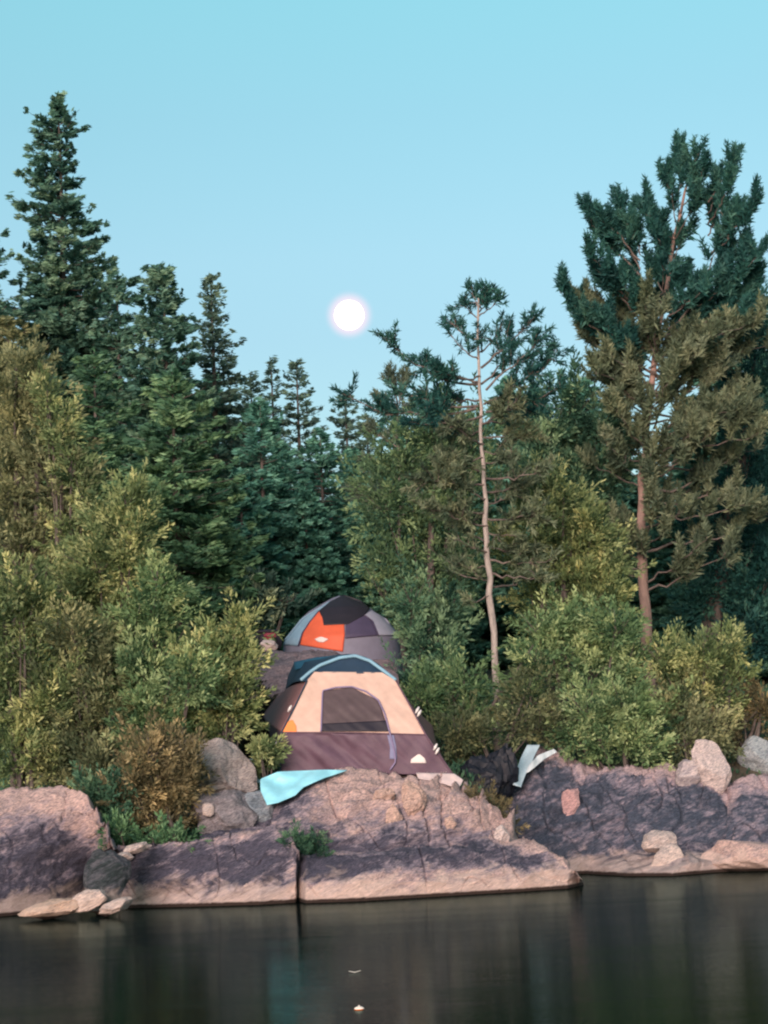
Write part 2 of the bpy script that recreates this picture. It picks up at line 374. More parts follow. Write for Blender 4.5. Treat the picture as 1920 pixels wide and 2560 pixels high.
outcrop('rock_shelf', 'low rounded rock shelf running out to a point below the dome', [(744, 2252), (764, 2258), (900, 2253), (1100, 2241), (1300, 2229), (1420, 2221), (1460, 2212)],
        [(746, 2135, 28.6), (800, 2138, 28.8), (880, 2124, 29.1), (1000, 2104, 29.5), (1120, 2096, 29.7), (1230, 2096, 29.7), (1310, 2106, 29.5), (1370, 2124, 29.2), (1420, 2152, 28.9), (1456, 2200, 28.5)],
        RK, back=1.2, backz=.2, nu=320, nf=100, power=(1.9, .62), amp=.14, strata=.9, seed=27.2,
        tone=lambda x, v: .30 + .45 * sstep(.84, .96, v) - .27 * math.exp(-((v - .62) / .17) ** 2) - .42 * sstep(960, 800, x) * sstep(.2, .45, v) + .42 * sstep(.42, .2, v) + .25 * sstep(1200, 1400, x))  # tone paints a lit top edge over a shaded middle
# right shore: three masses and the low shelf
outcrop('rock_outcrop', 'dark slate-blue outcrop with the towels at its left end', [(1200, 2186, 32.0), (1300, 2180, 32.6), (1400, 2160, 33.0), (1500, 2150, 33.1), (1600, 2150, 33.0), (1680, 2150, 33.0)],
        [(1240, 2050, 34.2), (1275, 1990, 34.5), (1300, 1930, 34.8), (1325, 1880, 35.0), (1385, 1872, 35.2), (1445, 1900, 35.0), (1520, 1918, 34.9), (1600, 1924, 34.9), (1670, 1960, 34.6), (1700, 2010, 34.2)],
        RKD, nu=240, nf=90, back=2.0, power=(1.5, .62), amp=.26, strata=.7, seed=33.3, sink=1.2,
        tone=lambda x, v: .12 + .72 * sstep(.66, .9, v) * sstep(1290, 1400, x))  # lit crest over a shaded face, painted by tone
outcrop('rock_outcrop', 'dark fissured rock wall with a pink crest under the white boulders', [(1560, 2150, 32.8), (1700, 2150, 32.9), (1833, 2145, 32.9)],
        [(1560, 1985, 34.4), (1590, 1935, 34.6), (1660, 1918, 34.8), (1740, 1930, 34.8), (1800, 1962, 34.6), (1832, 2000, 34.2)],
        RKD, nu=150, nf=80, back=2.0, power=(1.3, .6), amp=.17, strata=.5, seed=38.1, sink=1.2, tone=lambda x, v: .14 + .68 * sstep(.70, .85, v))  # pink crest light and face shade are in the tone
outcrop('rock_outcrop', 'dark rounded rock mass with a mauve top at the right edge', [(1812, 2150, 32.6), (1900, 2145, 32.7), (2150, 2120, 33.0)],
        [(1818, 2010, 34.0), (1845, 1952, 34.6), (1920, 1942, 34.8), (2000, 1938, 34.9), (2160, 1930, 35.0)],
        RKD, nu=150, nf=80, back=2.2, power=(1.4, .6), amp=.17, strata=.6, seed=44.8, sink=1.2, tone=lambda x, v: .16 + .58 * sstep(.55, .85, v))  # light on the top and shade below put into the tone
outcrop('rock_shelf', 'low mauve-grey shelf along the water under the dark outcrops', [(1380, 2186), (1460, 2184), (1560, 2190), (1680, 2190), (1780, 2181), (1920, 2172), (2100, 2160)],
        [(1390, 2160, 33.2), (1470, 2136, 33.4), (1560, 2128, 33.4), (1660, 2110, 33.5), (1760, 2100, 33.5), (1860, 2104, 33.4), (2100, 2095, 33.4)],
        RK, nu=200, nf=50, back=1.0, power=(1.5, .7), amp=.13, strata=.8, seed=49.5, tone=lambda x, v: .25 + .15 * sstep(.5, .2, v))

def stone(name, label, px, py, Y, w, h, mat, seed, d=None, tone=.7, cat='rock', amp=.25, flat=.0, rotz=0, group=None, box=1.0):
    """free-standing rock: noise-carved boulder, w x h pixels, bottom at py"""
    wm, hm = w * Y / F, h * Y / F; d = d or wm * .8
    base = P(px, py, Y); bm = bmesh.new(); bmesh.ops.create_icosphere(bm, subdivisions=4, radius=1)
    rr = random.Random(seed); ca, sa = math.cos(rotz), math.sin(rotz)
    planes = [(Vector((rr.gauss(0, 1), rr.gauss(0, 1), rr.gauss(0, .9))).normalized(), rr.uniform(.62, .9)) for _ in range(11)]
    for v in bm.verts:
        p = v.co.copy(); p = Vector([math.copysign(abs(c_) ** box, c_) for c_ in p])
        for nn, dd in planes:
            k = p.dot(nn)
            if k > dd: p -= nn * (k - dd) * .92
        p *= 1 + amp * .5 * (noise.fractal(p * 1.7 + Vector((seed, 0, 0)), .9, 2.1, 5) + .35 * noise.noise(Vector((p.x * 2 + seed, p.y * 2, p.z * 7))))
        x, z = p.x * wm * .56, p.z * hm * .62 + hm * .42
        v.co = (x * ca - z * sa * .35, p.y * d * .55, z + x * sa)
    me = bpy.data.meshes.new(name); bm.to_mesh(me)
    at = me.attributes.new('tint', 'FLOAT', 'POINT'); at.data.foreach_set('value', [tone] * len(me.vertices)); bm.free()
    me.materials.append(mat); o = bpy.data.objects.new(name, me); COL.objects.link(o); o.location = base
    return tag(o, label, cat, group)
RKP = rockmat('pale_stone', pink=(.72, .60, .55), grey=(.45, .41, .41), dark=(.2, .2, .22), waterband=True)
RKN = rockmat('dry_stone', pink=(.52, .47, .46), grey=(.38, .37, .39), dark=(.12, .13, .14), waterband=False)
RKW = rockmat('white_stone', pink=(.70, .60, .58), grey=(.48, .43, .46), dark=(.35, .33, .36), waterband=False)
stone('rock', 'pale wedge of rock leaning at the water beside the left boulder', 224, 2268, 26.9, 84, 42, RKP, 1, tone=.75, rotz=.25)
stone('rock', 'flat tan slab tilted at the water just right of the pale wedge', 292, 2280, 26.8, 84, 30, RKP, 2, tone=.65, rotz=.3)
stone('rock', 'orange-tan slab lying at the foot of the left boulder', 130, 2292, 26.9, 150, 40, rockmat('orange_stone', pink=(.62, .43, .31), grey=(.5, .35, .27), dark=(.25, .18, .16)), 4, tone=.8, rotz=.12)
stone('rock', 'flat pale stone topping the grey slab beside the moss', 345, 2128, 28.0, 70, 22, RKP, 5, tone=.6, rotz=.15)
stone('rock', 'small pale stone under the flat one on the grey slab', 305, 2152, 27.85, 62, 20, RKP, 6, tone=.6, rotz=.1)
stone('boulder', 'round cream boulder half in the water below the dark outcrop', 1672, 2188, 31.6, 86, 72, RKP, 7, tone=.85, cat='boulder')
stone('rock', 'knobbly pinkish rock piled above the round cream boulder', 1650, 2128, 32.1, 90, 50, RKP, 17, tone=.5)
stone('boulder', 'broad pink boulder at the water on the right edge', 1880, 2182, 31.7, 220, 84, rockmat('rose_stone', pink=(.66, .47, .43), grey=(.42, .35, .36), dark=(.2, .18, .2)), 8, tone=.8, cat='boulder', d=1.2)
stone('boulder', 'tall white pointed boulder on top of the dark outcrop', 1775, 1968, 34.3, 100, 112, RKW, 12, tone=.85, cat='boulder')
stone('rock', 'low white rock against the foot of the pointed boulder', 1722, 1962, 34.2, 70, 60, RKW, 13, tone=.5)
stone('boulder', 'blue-grey round boulder at the right edge behind the russet bush', 1900, 1925, 35.6, 100, 84, rockmat('blue_stone', pink=(.42, .47, .50), grey=(.30, .37, .41), dark=(.08, .15, .18), waterband=False), 14, tone=.7, cat='boulder')
stone('rock', 'small white stone lying right of the domed outcrop', 1256, 2106, 29.55, 36, 40, RKW, 15, tone=.9)
stone('rock', 'rose-pink square block on the face of the dark outcrop', 1431, 2030, 33.5, 42, 58, rockmat('pink_block', pink=(.60, .38, .38), grey=(.5, .33, .35), dark=(.3, .22, .25), waterband=False), 16, tone=.85, box=.45, rotz=.15)
stone('boulder', 'weathered grey boulder behind the brown bush left of the tent', 540, 1985, 31.0, 190, 150, RKN, 20, tone=.8, box=.75, amp=.4, cat='boulder')
stone('rock', 'dusky rock below the weathered boulder left of the tarp', 570, 2075, 30.1, 150, 110, rockmat('dusky_stone', pink=(.32, .30, .33), grey=(.18, .18, .20), dark=(.07, .06, .06), waterband=False), 22, tone=.6, box=.75, amp=.4)
stone('rock', 'blue-grey rock tucked against the lower corner of the tarp', 640, 2055, 30.1, 100, 70, rockmat('slate_stone', pink=(.33, .38, .43), grey=(.2, .25, .3), dark=(.08, .1, .12), waterband=False), 23, tone=.6, box=.75, amp=.4)
stone('rock', 'small tan stone in the brown bush below the weathered boulder', 520, 2036, 29.7, 32, 28, RKP, 24, tone=.55)
stone('rock', 'added dark rock standing for the shade in the cleft right of the big left boulder', 272, 2264, 27.45, 104, 150, rockmat('cleft_shade_stone', pink=(.16, .15, .17), grey=(.09, .10, .12), dark=(.03, .045, .05)), 26, tone=.3, box=.7)  # added to fill the crevice; its near-black colour stands for shade
for k, (x, y, w_, h_, lb) in enumerate([(1035, 2040, 62, 90, 'upright tan block in the middle of the domed outcrop'), (960, 2005, 56, 34, 'tan knob near the top of the domed outcrop'),
                                 (985, 2075, 40, 60, 'narrow tan stone left of the upright block on the dome'), (1125, 2078, 30, 34, 'little pink stone right of the upright block on the dome'),
                                 (935, 2040, 40, 30, 'small pale stone set on the left of the dome')]):
    stone('rock', lb, x, y, 30.05 - (y - 2005) * .006, w_, h_, rockmat('tan_stone', pink=(.66, .47, .40), grey=(.5, .38, .35), dark=(.2, .15, .15), waterband=False), 40 + k, tone=.8, amp=.4)
# ledge under the rear tent
outcrop('rock_ledge', 'mauve-grey rock ledge under the rear orange tent', [(560, 1740, 35.6), (700, 1745, 35.4), (850, 1740, 35.4), (1000, 1730, 35.6)],
        [(600, 1650, 37.0), (680, 1628, 37.3), (780, 1624, 37.6), (880, 1640, 37.6), (990, 1660, 37.4)],
        rockmat('mauve_granite', pink=(.36, .27, .29), grey=(.25, .21, .24), dark=(.11, .1, .12), waterband=False), nu=90, nf=30, back=3.5, backz=3.0, power=(1.2, .7), amp=.12, seed=55, tone=lambda x, v: .5, cat='rock ledge', sink=.8)

# ---------------------------------------------------------------- trees
def trunk_tube(mb, base, topp, r0, r1, n=14, wob=.03, seed=0, sides=8):
    pts = []
    for i in range(n):
        t_ = i / (n - 1); p = base.lerp(topp, t_)
        a = wob * (topp - base).length * .3 * math.sin(t_ * math.pi)
        p = p + Vector((noise.noise(Vector((seed, t_ * 3, 0))), noise.noise(Vector((seed + 9, t_ * 3, 0))), 0)) * a
        pts.append(tuple(p))
    mb.tube(pts, np.linspace(r0, r1, n), sides)
    return np.array(pts)

def spruce(label, ax, ay, Y, prof, mat, seed, spacing=.34, dens=1.0, group=None, zmin=None, tuft=(.155, .042), name='spruce_tree', droop=1.0, cat='tree', base_px=None):
    """ax, ay apex pixel; prof = [(py, left px, right px)] half-widths down the crown"""
    rng = np.random.default_rng(seed)
    apex = P(ax, ay, Y); gzv = gz(apex.x, Y); base = Vector((apex.x, Y, gzv - .1)); H = apex.z - base.z
    pz = [P(ax, p[0], Y).z for p in prof]; L_ = [p[1] * Y / F for p in prof]; R_ = [p[2] * Y / F for p in prof]
    o_ = np.argsort(pz); pz = np.array(pz)[o_]; L_ = np.array(L_)[o_]; R_ = np.array(R_)[o_]
    root = empty(name, tuple(base), label, cat, group)
    tr = MB(); trunk_tube(tr, base, apex, .012 * H + .05, .012, 16, .02, seed)
    fo = MB(); z = apex.z - .1; zlow = zmin if zmin is not None else gzv + .6
    k = 0
    while z > zlow:
        u = (apex.z - z) / H
        nb_ = int(5 + min(6, u * 16))
        wl, wr = np.interp(z, pz, L_), np.interp(z, pz, R_)
        ph0 = rng.uniform(0, 6.28)
        for j in range(nb_):
            ph = ph0 + j * 2 * math.pi / nb_ + rng.normal(0, .22)
            c_, s_ = math.cos(ph), math.sin(ph)
            Lb = (wr * (1 + c_) + wl * (1 - c_)) / 2 * rng.choice([rng.uniform(.4, .75), rng.uniform(.75, 1.1), rng.uniform(1.0, 1.38)]) + .08
            zb = z + rng.normal(0, .07)
            e0 = R(24) * (1 - min(1, u * 3.2)) - R(8) * droop * min(1, u * 2); e1 = R(34)
            ts = np.linspace(0, 1, 6)
            hor = Lb * ts; el = e0 + (e1 - e0) * ts ** 2
            ver = np.concatenate([[0], np.cumsum(np.sin((el[1:] + el[:-1]) / 2 - .12 * min(1, u * 2)) * Lb / 5)])
            cur = np.stack([apex.x + c_ * hor, Y + s_ * hor, zb + ver], axis=1)
            if Lb > .5: tr.tube(cur, np.linspace(.012 + .008 * Lb, .004, 6), 3)
            bri = np.clip(rng.normal(.42, .17), .02, .9)
            K = max(3, int(Lb / .13)); sv = rng.uniform(.12, 1, K); 
            tw = np.repeat(sv, int(max(5, 17 * dens * min(1.6, .6 + Lb * .5)))); N = len(tw)
            side = np.repeat(rng.choice([-1, 1], K), N // K)
            lt = .08 + .46 * Lb * (1 - tw) ** .9 * (1 - .2 * np.exp(-tw * 5))
            rr_ = rng.uniform(0, 1, N)
            pos = np.stack([np.interp(tw, ts, cur[:, i]) for i in range(3)], axis=1)
            fw = np.array([c_, s_, .05 + .4 * math.sin(e1)]); sd = np.array([-s_, c_, 0])
            tdir = fw[None] * .62 + sd[None] * side[:, None] * .78 + np.array([0, 0, -.14 * droop])[None]
            tdir /= np.linalg.norm(tdir, axis=1, keepdims=True)
            c = pos + tdir * (lt * rr_)[:, None] + rng.normal(0, .028, (N, 3)); c[:, 2] += rng.normal(-.02, .03, N)
            d = tdir + rng.normal(0, .26, (N, 3)); d[:, 2] += .08
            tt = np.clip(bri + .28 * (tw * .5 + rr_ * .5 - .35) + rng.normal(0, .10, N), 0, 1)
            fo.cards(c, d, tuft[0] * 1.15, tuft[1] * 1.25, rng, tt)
        z -= spacing * rng.uniform(.7, 1.25) * (.55 + .45 * min(1, u * 5)); k += 1
    # leader spike
    c = np.stack([apex.x + rng.normal(0, .03, 40), Y + rng.normal(0, .03, 40), apex.z - rng.uniform(-.1, .7, 40)], axis=1)
    fo.cards(c, np.array([[0, 0, 1.]]) + rng.normal(0, .5, (40, 3)), .14, .05, rng, .4)
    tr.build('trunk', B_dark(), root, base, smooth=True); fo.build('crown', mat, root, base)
    return root

def fronds(fo, lobes, dens, rng, leaf, up=.5, clump=.26, tintb=.5, gap=.25):
    """lobes: (centre Vector, rx, ry, rz). Leaf sprays in clumps through the shell of each lobe"""
    for c0, rx, ry, rz in lobes:
        area = 4 * math.pi * ((rx * rz + rx * ry + ry * rz) / 3)
        M = max(14, int(area * 1.0 / (clump * clump) * .60))
        u = rng.normal(size=(M, 3)); u /= np.linalg.norm(u, axis=1, keepdims=True)
        ph = rng.uniform(0, 6.28, 4)
        lump = np.sin(3.1 * u[:, 0] + ph[0]) * np.sin(3.7 * u[:, 2] + ph[1]) + .6 * np.sin(6.3 * u[:, 0] + 2 * u[:, 1] + ph[2]) * np.sin(7.1 * u[:, 2] + ph[3])
        rad = rng.uniform(.30, 1.0, M) ** .6 * (1 + .24 * lump)
        cc = np.array(c0)[None] + u * rad[:, None] * np.array([[rx, ry, rz]])
        keep = rng.uniform(0, 1, M) > gap * (rad > .75)
        cc, u = cc[keep], u[keep]; M = len(cc)
        clump *= 1; bri = np.clip(rng.normal(tintb, .27, M), 0, 1)
        K = int(92 * dens)
        outd = u * np.array([[1 / rx, 1 / ry, 1 / rz]]); outd /= np.linalg.norm(outd, axis=1, keepdims=True)
        dirs = outd * .8 + np.array([[0, 0, up]]); dirs /= np.linalg.norm(dirs, axis=1, keepdims=True)
        csz = clump * rng.uniform(.55, 1.4, M); lon = rng.uniform(.8, 2.1, M)[:, None, None]; lat = 1.25 / lon ** .7
        off = rng.normal(0, .42, (M, K, 3)); r_ = rng.uniform(-.5, 1, (M, K, 1))
        p = cc[:, None] + (off * lat * (1.05 - np.clip(r_, 0, 1) * .8) + dirs[:, None] * r_ * 1.1 * lon) * csz[:, None, None]
        d = dirs[:, None] * 1.0 + off * 1.1 + rng.normal(0, .25, (M, K, 3))
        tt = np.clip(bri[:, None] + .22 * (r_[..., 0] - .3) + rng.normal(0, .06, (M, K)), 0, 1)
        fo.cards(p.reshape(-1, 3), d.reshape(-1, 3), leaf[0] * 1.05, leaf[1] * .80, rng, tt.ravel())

def bushy(name, label, cat, lob, Y, mat, seed, dens=1.0, leaf=(.085, .038), clump=.24, base_px=None, up=.5, tintb=.5, stems=3, gap=.3, group=None, depth=.8, barkm=None, thick=.05):
    """lob: (px, py, rx px, ry px[, dY]) lobes of a cedar, bush or leafy tree"""
    rng = np.random.default_rng(seed)
    L = []
    for l_ in lob:
        yy = Y + (l_[4] if len(l_) > 4 else rng.normal(0, .18))
        c0 = P(l_[0], l_[1], yy); rx, rz = l_[2] * yy / F, l_[3] * yy / F
        L.append((c0, rx, min(rx, rz) * depth + .1, rz))
    bx = base_px if base_px is not None else lob[0][0]
    bp = P(bx, 1900, Y); zb = gz(bp.x, Y); base = Vector((bp.x, Y, zb - .05))
    root = empty(name, tuple(base), label, cat, group)
    tr = MB()
    top = max(L, key=lambda a: a[0].z + a[3])
    for k in range(stems):
        b_ = base + Vector((rng.normal(0, .12), rng.normal(0, .1), 0))
        t_ = L[k % len(L)][0] + Vector((0, 0, L[k % len(L)][3] * .3)) if k else top[0] + Vector((0, 0, top[3] * .6))
        trunk_tube(tr, b_, t_, thick, .01, 8, .08, seed + k, 6)
    for c0, rx, ry, rz in L:
        st = base.lerp(c0, .35); trunk_tube(tr, st, c0, .022, .008, 6, .08, seed + int(c0.z * 9), 4)
        for k in range(5):
            e = c0 + Vector((rng.normal(0, .5) * rx, rng.normal(0, .5) * ry, rng.uniform(-.2, .8) * rz))
            trunk_tube(tr, c0 - Vector((0, 0, rz * .4)), e, .012, .004, 4, .05, seed + k, 4)
    fo = MB(); fronds(fo, L, dens, rng, leaf, up, clump, tintb, gap)
    tr.build('trunk' if cat == 'tree' else 'stems', barkm or B_dark(), root, base, smooth=True)
    fo.build('crown' if cat == 'tree' else 'foliage', mat, root, base)
    return root

def pine(label, trunk, Y, limbs, mat, seed, barkm, r0=.11, needle=(.15, .02), tuftn=26, twigs=9, group=None, brush=0.0, lower=None, name='pine_tree', sprd=1.0):
    """trunk: pixels from base up; limbs: (start px, py, tip px, py, dY of tip, sag, fullness)"""
    rng = np.random.default_rng(seed)
    tp = [P(x, y, Y) for x, y in trunk]; b0 = tp[0]; zb = gz(b0.x, Y); base = Vector((b0.x, Y, min(zb, b0.z) - .1))
    root = empty(name, tuple(base), label, 'tree', group)
    tr = MB(); pts = interp([tuple(base)] + [tuple(p) for p in tp], 2)
    allp = [tuple(base)] + [tuple(p) for p in tp]
    a = np.asarray(allp, float); dd = np.concatenate([[0], np.cumsum(np.linalg.norm(np.diff(a, axis=0), axis=1))]); dd /= dd[-1]
    uu = np.linspace(0, 1, 26); cur = np.stack([np.interp(uu, dd, a[:, i]) for i in range(3)], axis=1)
    cur[1:-1] += rng.normal(0, .02, (24, 3)); tr.tube(cur, np.linspace(r0, .018, 26) * (1 + .05 * rng.normal(size=26)), 8)
    fo = MB(); fo2 = MB(); br = MB()
    def burst(c, d, n_, ln, tint_, mb):
        c = np.asarray(c)[None] + rng.normal(0, .02, (n_, 3)) + np.asarray(d)[None] * rng.uniform(-.6, .4, (n_, 1)) * ln
        dr = np.asarray(d)[None] * .8 + rng.normal(0, .55, (n_, 3))
        dr /= np.linalg.norm(dr, axis=1, keepdims=True)
        mb.cards(c + dr * ln * .45, dr, ln * 1.1, 1.25 * needle[1] * ln / needle[0], rng, np.clip(tint_ + rng.normal(0, .12, n_), 0, 1))
    for lb in limbs:
        sx, sy, tx, ty, dY, sag, full = lb[:7]
        mb = fo2 if len(lb) > 7 and lb[7] else fo
        s_ = np.array(P(sx, sy, Y)); e_ = np.array(P(tx, ty, Y + dY)); L = np.linalg.norm(e_ - s_)
        ts = np.linspace(0, 1, 9); c = s_[None] + (e_ - s_)[None] * ts[:, None]
        c[:, 2] -= sag * L * np.sin(ts * math.pi); c[1:-1] += rng.normal(0, .02 * L, (7, 3))
        br.tube(c, np.linspace(.012 + .009 * L, .006, 9), 5)
        nt_ = max(3, int(twigs * 1.5 * full * max(.6, L)))
        ax_ = (e_ - s_) / L
        for k in range(nt_):
            t_ = 1.0 if k == 0 else rng.uniform(.22, 1) ** .8
            o_ = np.array([np.interp(t_, ts, c[:, i]) for i in range(3)])
            d = ax_ * .7 + rng.normal(0, .6, 3) * sprd + np.array([0, 0, .45]); d /= np.linalg.norm(d)
            ln = rng.uniform(.12, .42) * (1.15 - t_ * .5) * (1 + .25 * min(2, L)) * (.5 + .5 * full)
            e = o_ + d * ln
            br.tube([o_, (o_ + e) / 2 + rng.normal(0, .02, 3), e], [.010, .008, .005], 3)
            ti = np.clip(rng.normal(.42, .16), 0, 1)
            nb_ = max(1, int(ln / .10))
            for q_ in range(nb_):
                c2 = o_ + d * ln * (q_ + 1) / nb_
                d2 = d * (1 - brush) + np.array([0, 0, 1]) * brush; d2 = d2 / np.linalg.norm(d2)
                burst(c2, d2, tuftn, needle[0], ti + .1 * (q_ / nb_), mb)
                if brush:
                    for s2 in (1, 2, 3): burst(c2 + d2 * .11 * s2, d2, int(tuftn * .8), needle[0] * (1.05 - .12 * s2), ti + .05, mb)
    tr.build('trunk', barkm, root, base, smooth=True); br.build('limbs', bark('backlit_dark_bark', (.06, .05, .05), (.20, .16, .14)), root, base, smooth=True); fo.build('crown', mat, root, base)  # limbs get a darker bark, backlit shade put into the colour
    if fo2.n: fo2.build('lower_crown', lower, root, base)
    return root

def cone(py0, py1, w, irr=0, seed=0, k=.8):
    rr = random.Random(seed); out = []
    for i in range(12):
        t_ = i / 11; ww = w * t_ ** k
        out.append((py0 + (py1 - py0) * t_, ww * rr.uniform(1 - irr, 1 + irr) + 3, ww * rr.uniform(1 - irr, 1 + irr) + 3))
    return out

# -- the tall spruces on the left
spruce('tallest spruce, a dark spire with a thin leader at the upper left', 145, 240, 52,
       [(240, 4, 4), (300, 14, 20), (318, 80, 44), (345, 78, 50), (400, 66, 48), (450, 76, 40), (490, 95, 50), (545, 105, 92), (600, 96, 78), (640, 118, 110), (680, 110, 130), (760, 135, 160), (850, 150, 180), (1000, 190, 210), (1500, 220, 230)],
       M_spruce(), 11, spacing=.31, dens=1.5)
spruce('dark spruce with a leaning blunt top, right of the tallest spire', 408, 668, 50,
       [(668, 8, 8), (690, 42, 12), (730, 62, 30), (800, 75, 62), (850, 80, 75), (950, 110, 80), (1100, 130, 100), (1500, 160, 150)], M_spruce(), 12, spacing=.30, dens=1.5)
spruce('short spruce top between the tallest spire and the blunt-topped one', 292, 700, 51,
       [(700, 6, 6), (720, 25, 22), (780, 50, 40), (900, 80, 70), (1200, 120, 110)], M_spruce(), 13, spacing=.34)
spruce('slim pale spruce spire standing right of the blunt-topped one', 527, 690, 54,
       [(690, 10, 12), (730, 22, 22), (800, 32, 36), (860, 40, 52), (930, 55, 72), (1000, 65, 80), (1200, 90, 100)], M_spruce_pale(), 14, spacing=.36, dens=.8)
spruce('spruce at the left edge with only its right branches in view', -42, 560, 50,
       [(560, 6, 6), (640, 40, 66), (720, 60, 70), (850, 90, 110), (1100, 130, 150)], M_spruce(), 15, spacing=.38, dens=.9)
spruce('full dull green spruce low at the left edge under the tallest spire', 20, 800, 47,
       [(800, 10, 10), (860, 60, 60), (950, 90, 95), (1100, 120, 125), (1400, 150, 150)], M_olive(), 16, spacing=.3, dens=1.2)
spruce('bright green tiered spruce at the middle of the left slope', 430, 930, 42,
       [(930, 8, 8), (1000, 60, 60), (1080, 100, 110), (1160, 120, 165), (1260, 140, 175), (1400, 150, 180), (1600, 150, 170)], M_spruce_green(), 17, spacing=.33, dens=1.2)
spruce('tiered spruce with brown inner twigs between the spire and the bright one', 235, 880, 45,
       [(880, 8, 8), (960, 60, 60), (1080, 90, 100), (1250, 120, 130), (1500, 140, 140)], M_spruce_green(), 18, spacing=.34, dens=1.1)
spruce('narrow faint spruce spire left of the sky gap', 741, 905, 62,
       [(905, 6, 6), (950, 22, 22), (1000, 32, 34), (1060, 42, 58), (1150, 60, 80), (1400, 90, 110)], M_spruce_pale(), 19, spacing=.4, dens=.7)
spruce('thin sparse spruce top left of the narrow faint spire', 677, 900, 62,
       [(900, 4, 4), (960, 12, 18), (1020, 26, 30), (1100, 50, 44), (1400, 90, 90)], M_spruce_pale(), 20, spacing=.42, dens=.6)
spruce('stubby spruce top right of the slim pale spire', 626, 938, 60,
       [(938, 8, 8), (960, 16, 16), (1020, 40, 40), (1120, 70, 80), (1400, 110, 110)], M_spruce_pale(), 21, spacing=.38, dens=.8)
spruce('pointed spruce top standing right in the sky gap', 862, 985, 64,
       [(985, 6, 6), (1010, 18, 16), (1060, 32, 30), (1150, 45, 60), (1400, 80, 100)], M_spruce_pale(), 22, spacing=.4, dens=.8)
spruce('lowest spruce top at the right side of the sky gap', 916, 1045, 62,
       [(1045, 8, 8), (1075, 20, 24), (1120, 40, 50), (1300, 80, 90)], M_spruce_pale(), 23, spacing=.4, dens=.8)
spruce('pale green spruce under the gap in the treeline', 650, 1010, 50,
       [(1010, 8, 8), (1080, 50, 60), (1200, 80, 90), (1400, 110, 110), (1560, 110, 110)], M_spruce_far(), 24, spacing=.34, dens=1.0)
spruce('dark spruce with a broad skirt in the hollow behind the rear tent', 800, 1085, 54,
       [(1085, 8, 8), (1150, 60, 60), (1300, 110, 110), (1560, 140, 140)], M_spruce_far(), 25, spacing=.34, dens=1.1)

# -- forest mass behind: two prototypes copied
FORLAB = 'dark spruce packed in the forest behind the shoreline trees'
FORG = 'dark spruces packed in the forest behind'
pa = spruce(FORLAB, 600, 1080, 60, cone(1080, 1560, 150, .18, 3, .7), M_spruce_far(), 31, spacing=.34, dens=1.25, group=FORG, tuft=(.24, .075))
pb = spruce(FORLAB, 1000, 1050, 60, cone(1050, 1560, 170, .18, 4, .75), M_spruce_far(), 32, spacing=.35, dens=1.25, group=FORG, tuft=(.24, .075))
rr = random.Random(5)
for i, (px, ty, Y) in enumerate([(700, 1120, 57), (880, 1130, 58), (1080, 1000, 63), (1160, 1040, 58), (1260, 960, 62), (1340, 980, 58), (1450, 960, 63), (1530, 1000, 57), (1800, 880, 62),
                                 (1890, 760, 58), (1720, 1000, 56), (1990, 900, 60), (520, 950, 62), (410, 900, 60), (250, 950, 58), (120, 900, 60), (0, 930, 57), (-120, 860, 60),
                                 (940, 1170, 52), (760, 1200, 50), (600, 1180, 48), (1900, 1000, 52), (1780, 1160, 50), (1060, 1150, 51), (1960, 1150, 49), (1660, 1200, 52), (330, 1030, 55)]):
    src = pa if i % 2 else pb
    apx = P(px, ty, Y); b_ = gz(apx.x, Y) - .1
    o = src.copy(); COL.objects.link(o); o.location = (apx.x, Y, b_)
    H0 = (P(600, 1080, 60).z - gz(P(600, 1080, 60).x, 60)) if src is pa else (P(1000, 1050, 60).z - gz(P(1000, 1050, 60).x, 60))
    s_ = (apx.z - b_) / (H0 + .1); o.scale = (s_ * rr.uniform(.9, 1.15), s_ * rr.uniform(.9, 1.1), s_); o.rotation_euler = (0, 0, rr.uniform(0, 6.28))
    for ch in src.children:
        c = ch.copy(); COL.objects.link(c); c.parent = o

# -- middle trees right of the gap
pine('bushy dark pine top just left of the tall pale-trunked pine', [(1000, 1500), (1000, 1200), (990, 950)], 46,
     [(1000, 1000, 975, 935, 0, 0, 1), (1000, 1010, 1010, 945, .4, 0, 1), (1000, 1050, 945, 1000, .3, 0, 1), (1000, 1060, 1050, 1000, -.4, 0, 1), (1000, 1120, 930, 1080, .2, 0, 1.3), (1000, 1130, 1080, 1080, -.6, 0, 1.3),
      (1000, 1200, 920, 1160, 0, 0, 1.3), (1000, 1200, 1090, 1150, .3, 0, 1.3), (1000, 1280, 900, 1240, .5, 0, 1.3), (1000, 1300, 1100, 1240, 0, 0, 1.3)], M_pine_dull(), 40, B_dark(), twigs=12)
bushy('leafy_tree', 'rounded mid-green tree filling the middle behind the pale pine trunk', 'tree',
      [(1010, 1130, 75, 90), (1090, 1080, 90, 90), (1180, 1100, 80, 100), (960, 1240, 85, 110), (1060, 1230, 100, 110), (1160, 1240, 90, 110), (1000, 1370, 90, 100), (1100, 1370, 90, 110), (960, 1470, 60, 80), (1060, 1490, 90, 90), (1160, 1420, 80, 100)],
      41, foliage('mid_green_leaves', (.025, .06, .035), (.085, .15, .075), (.22, .30, .15)), 50, dens=1.0, leaf=(.11, .05), clump=.34, base_px=1080, thick=.1, tintb=.38, gap=.3)
bushy('leafy_tree', 'dark rounded tree between the pale-trunked pine and the big pine', 'tree',
      [(1440, 1010, 85, 75), (1370, 1060, 80, 80), (1500, 1060, 80, 90), (1420, 1140, 100, 90), (1500, 1180, 80, 90), (1350, 1170, 80, 80), (1430, 1260, 100, 90)],
      45, M_darkleaf(), 51, dens=1.0, leaf=(.12, .055), clump=.32, base_px=1430, thick=.1, tintb=.42, gap=.3)
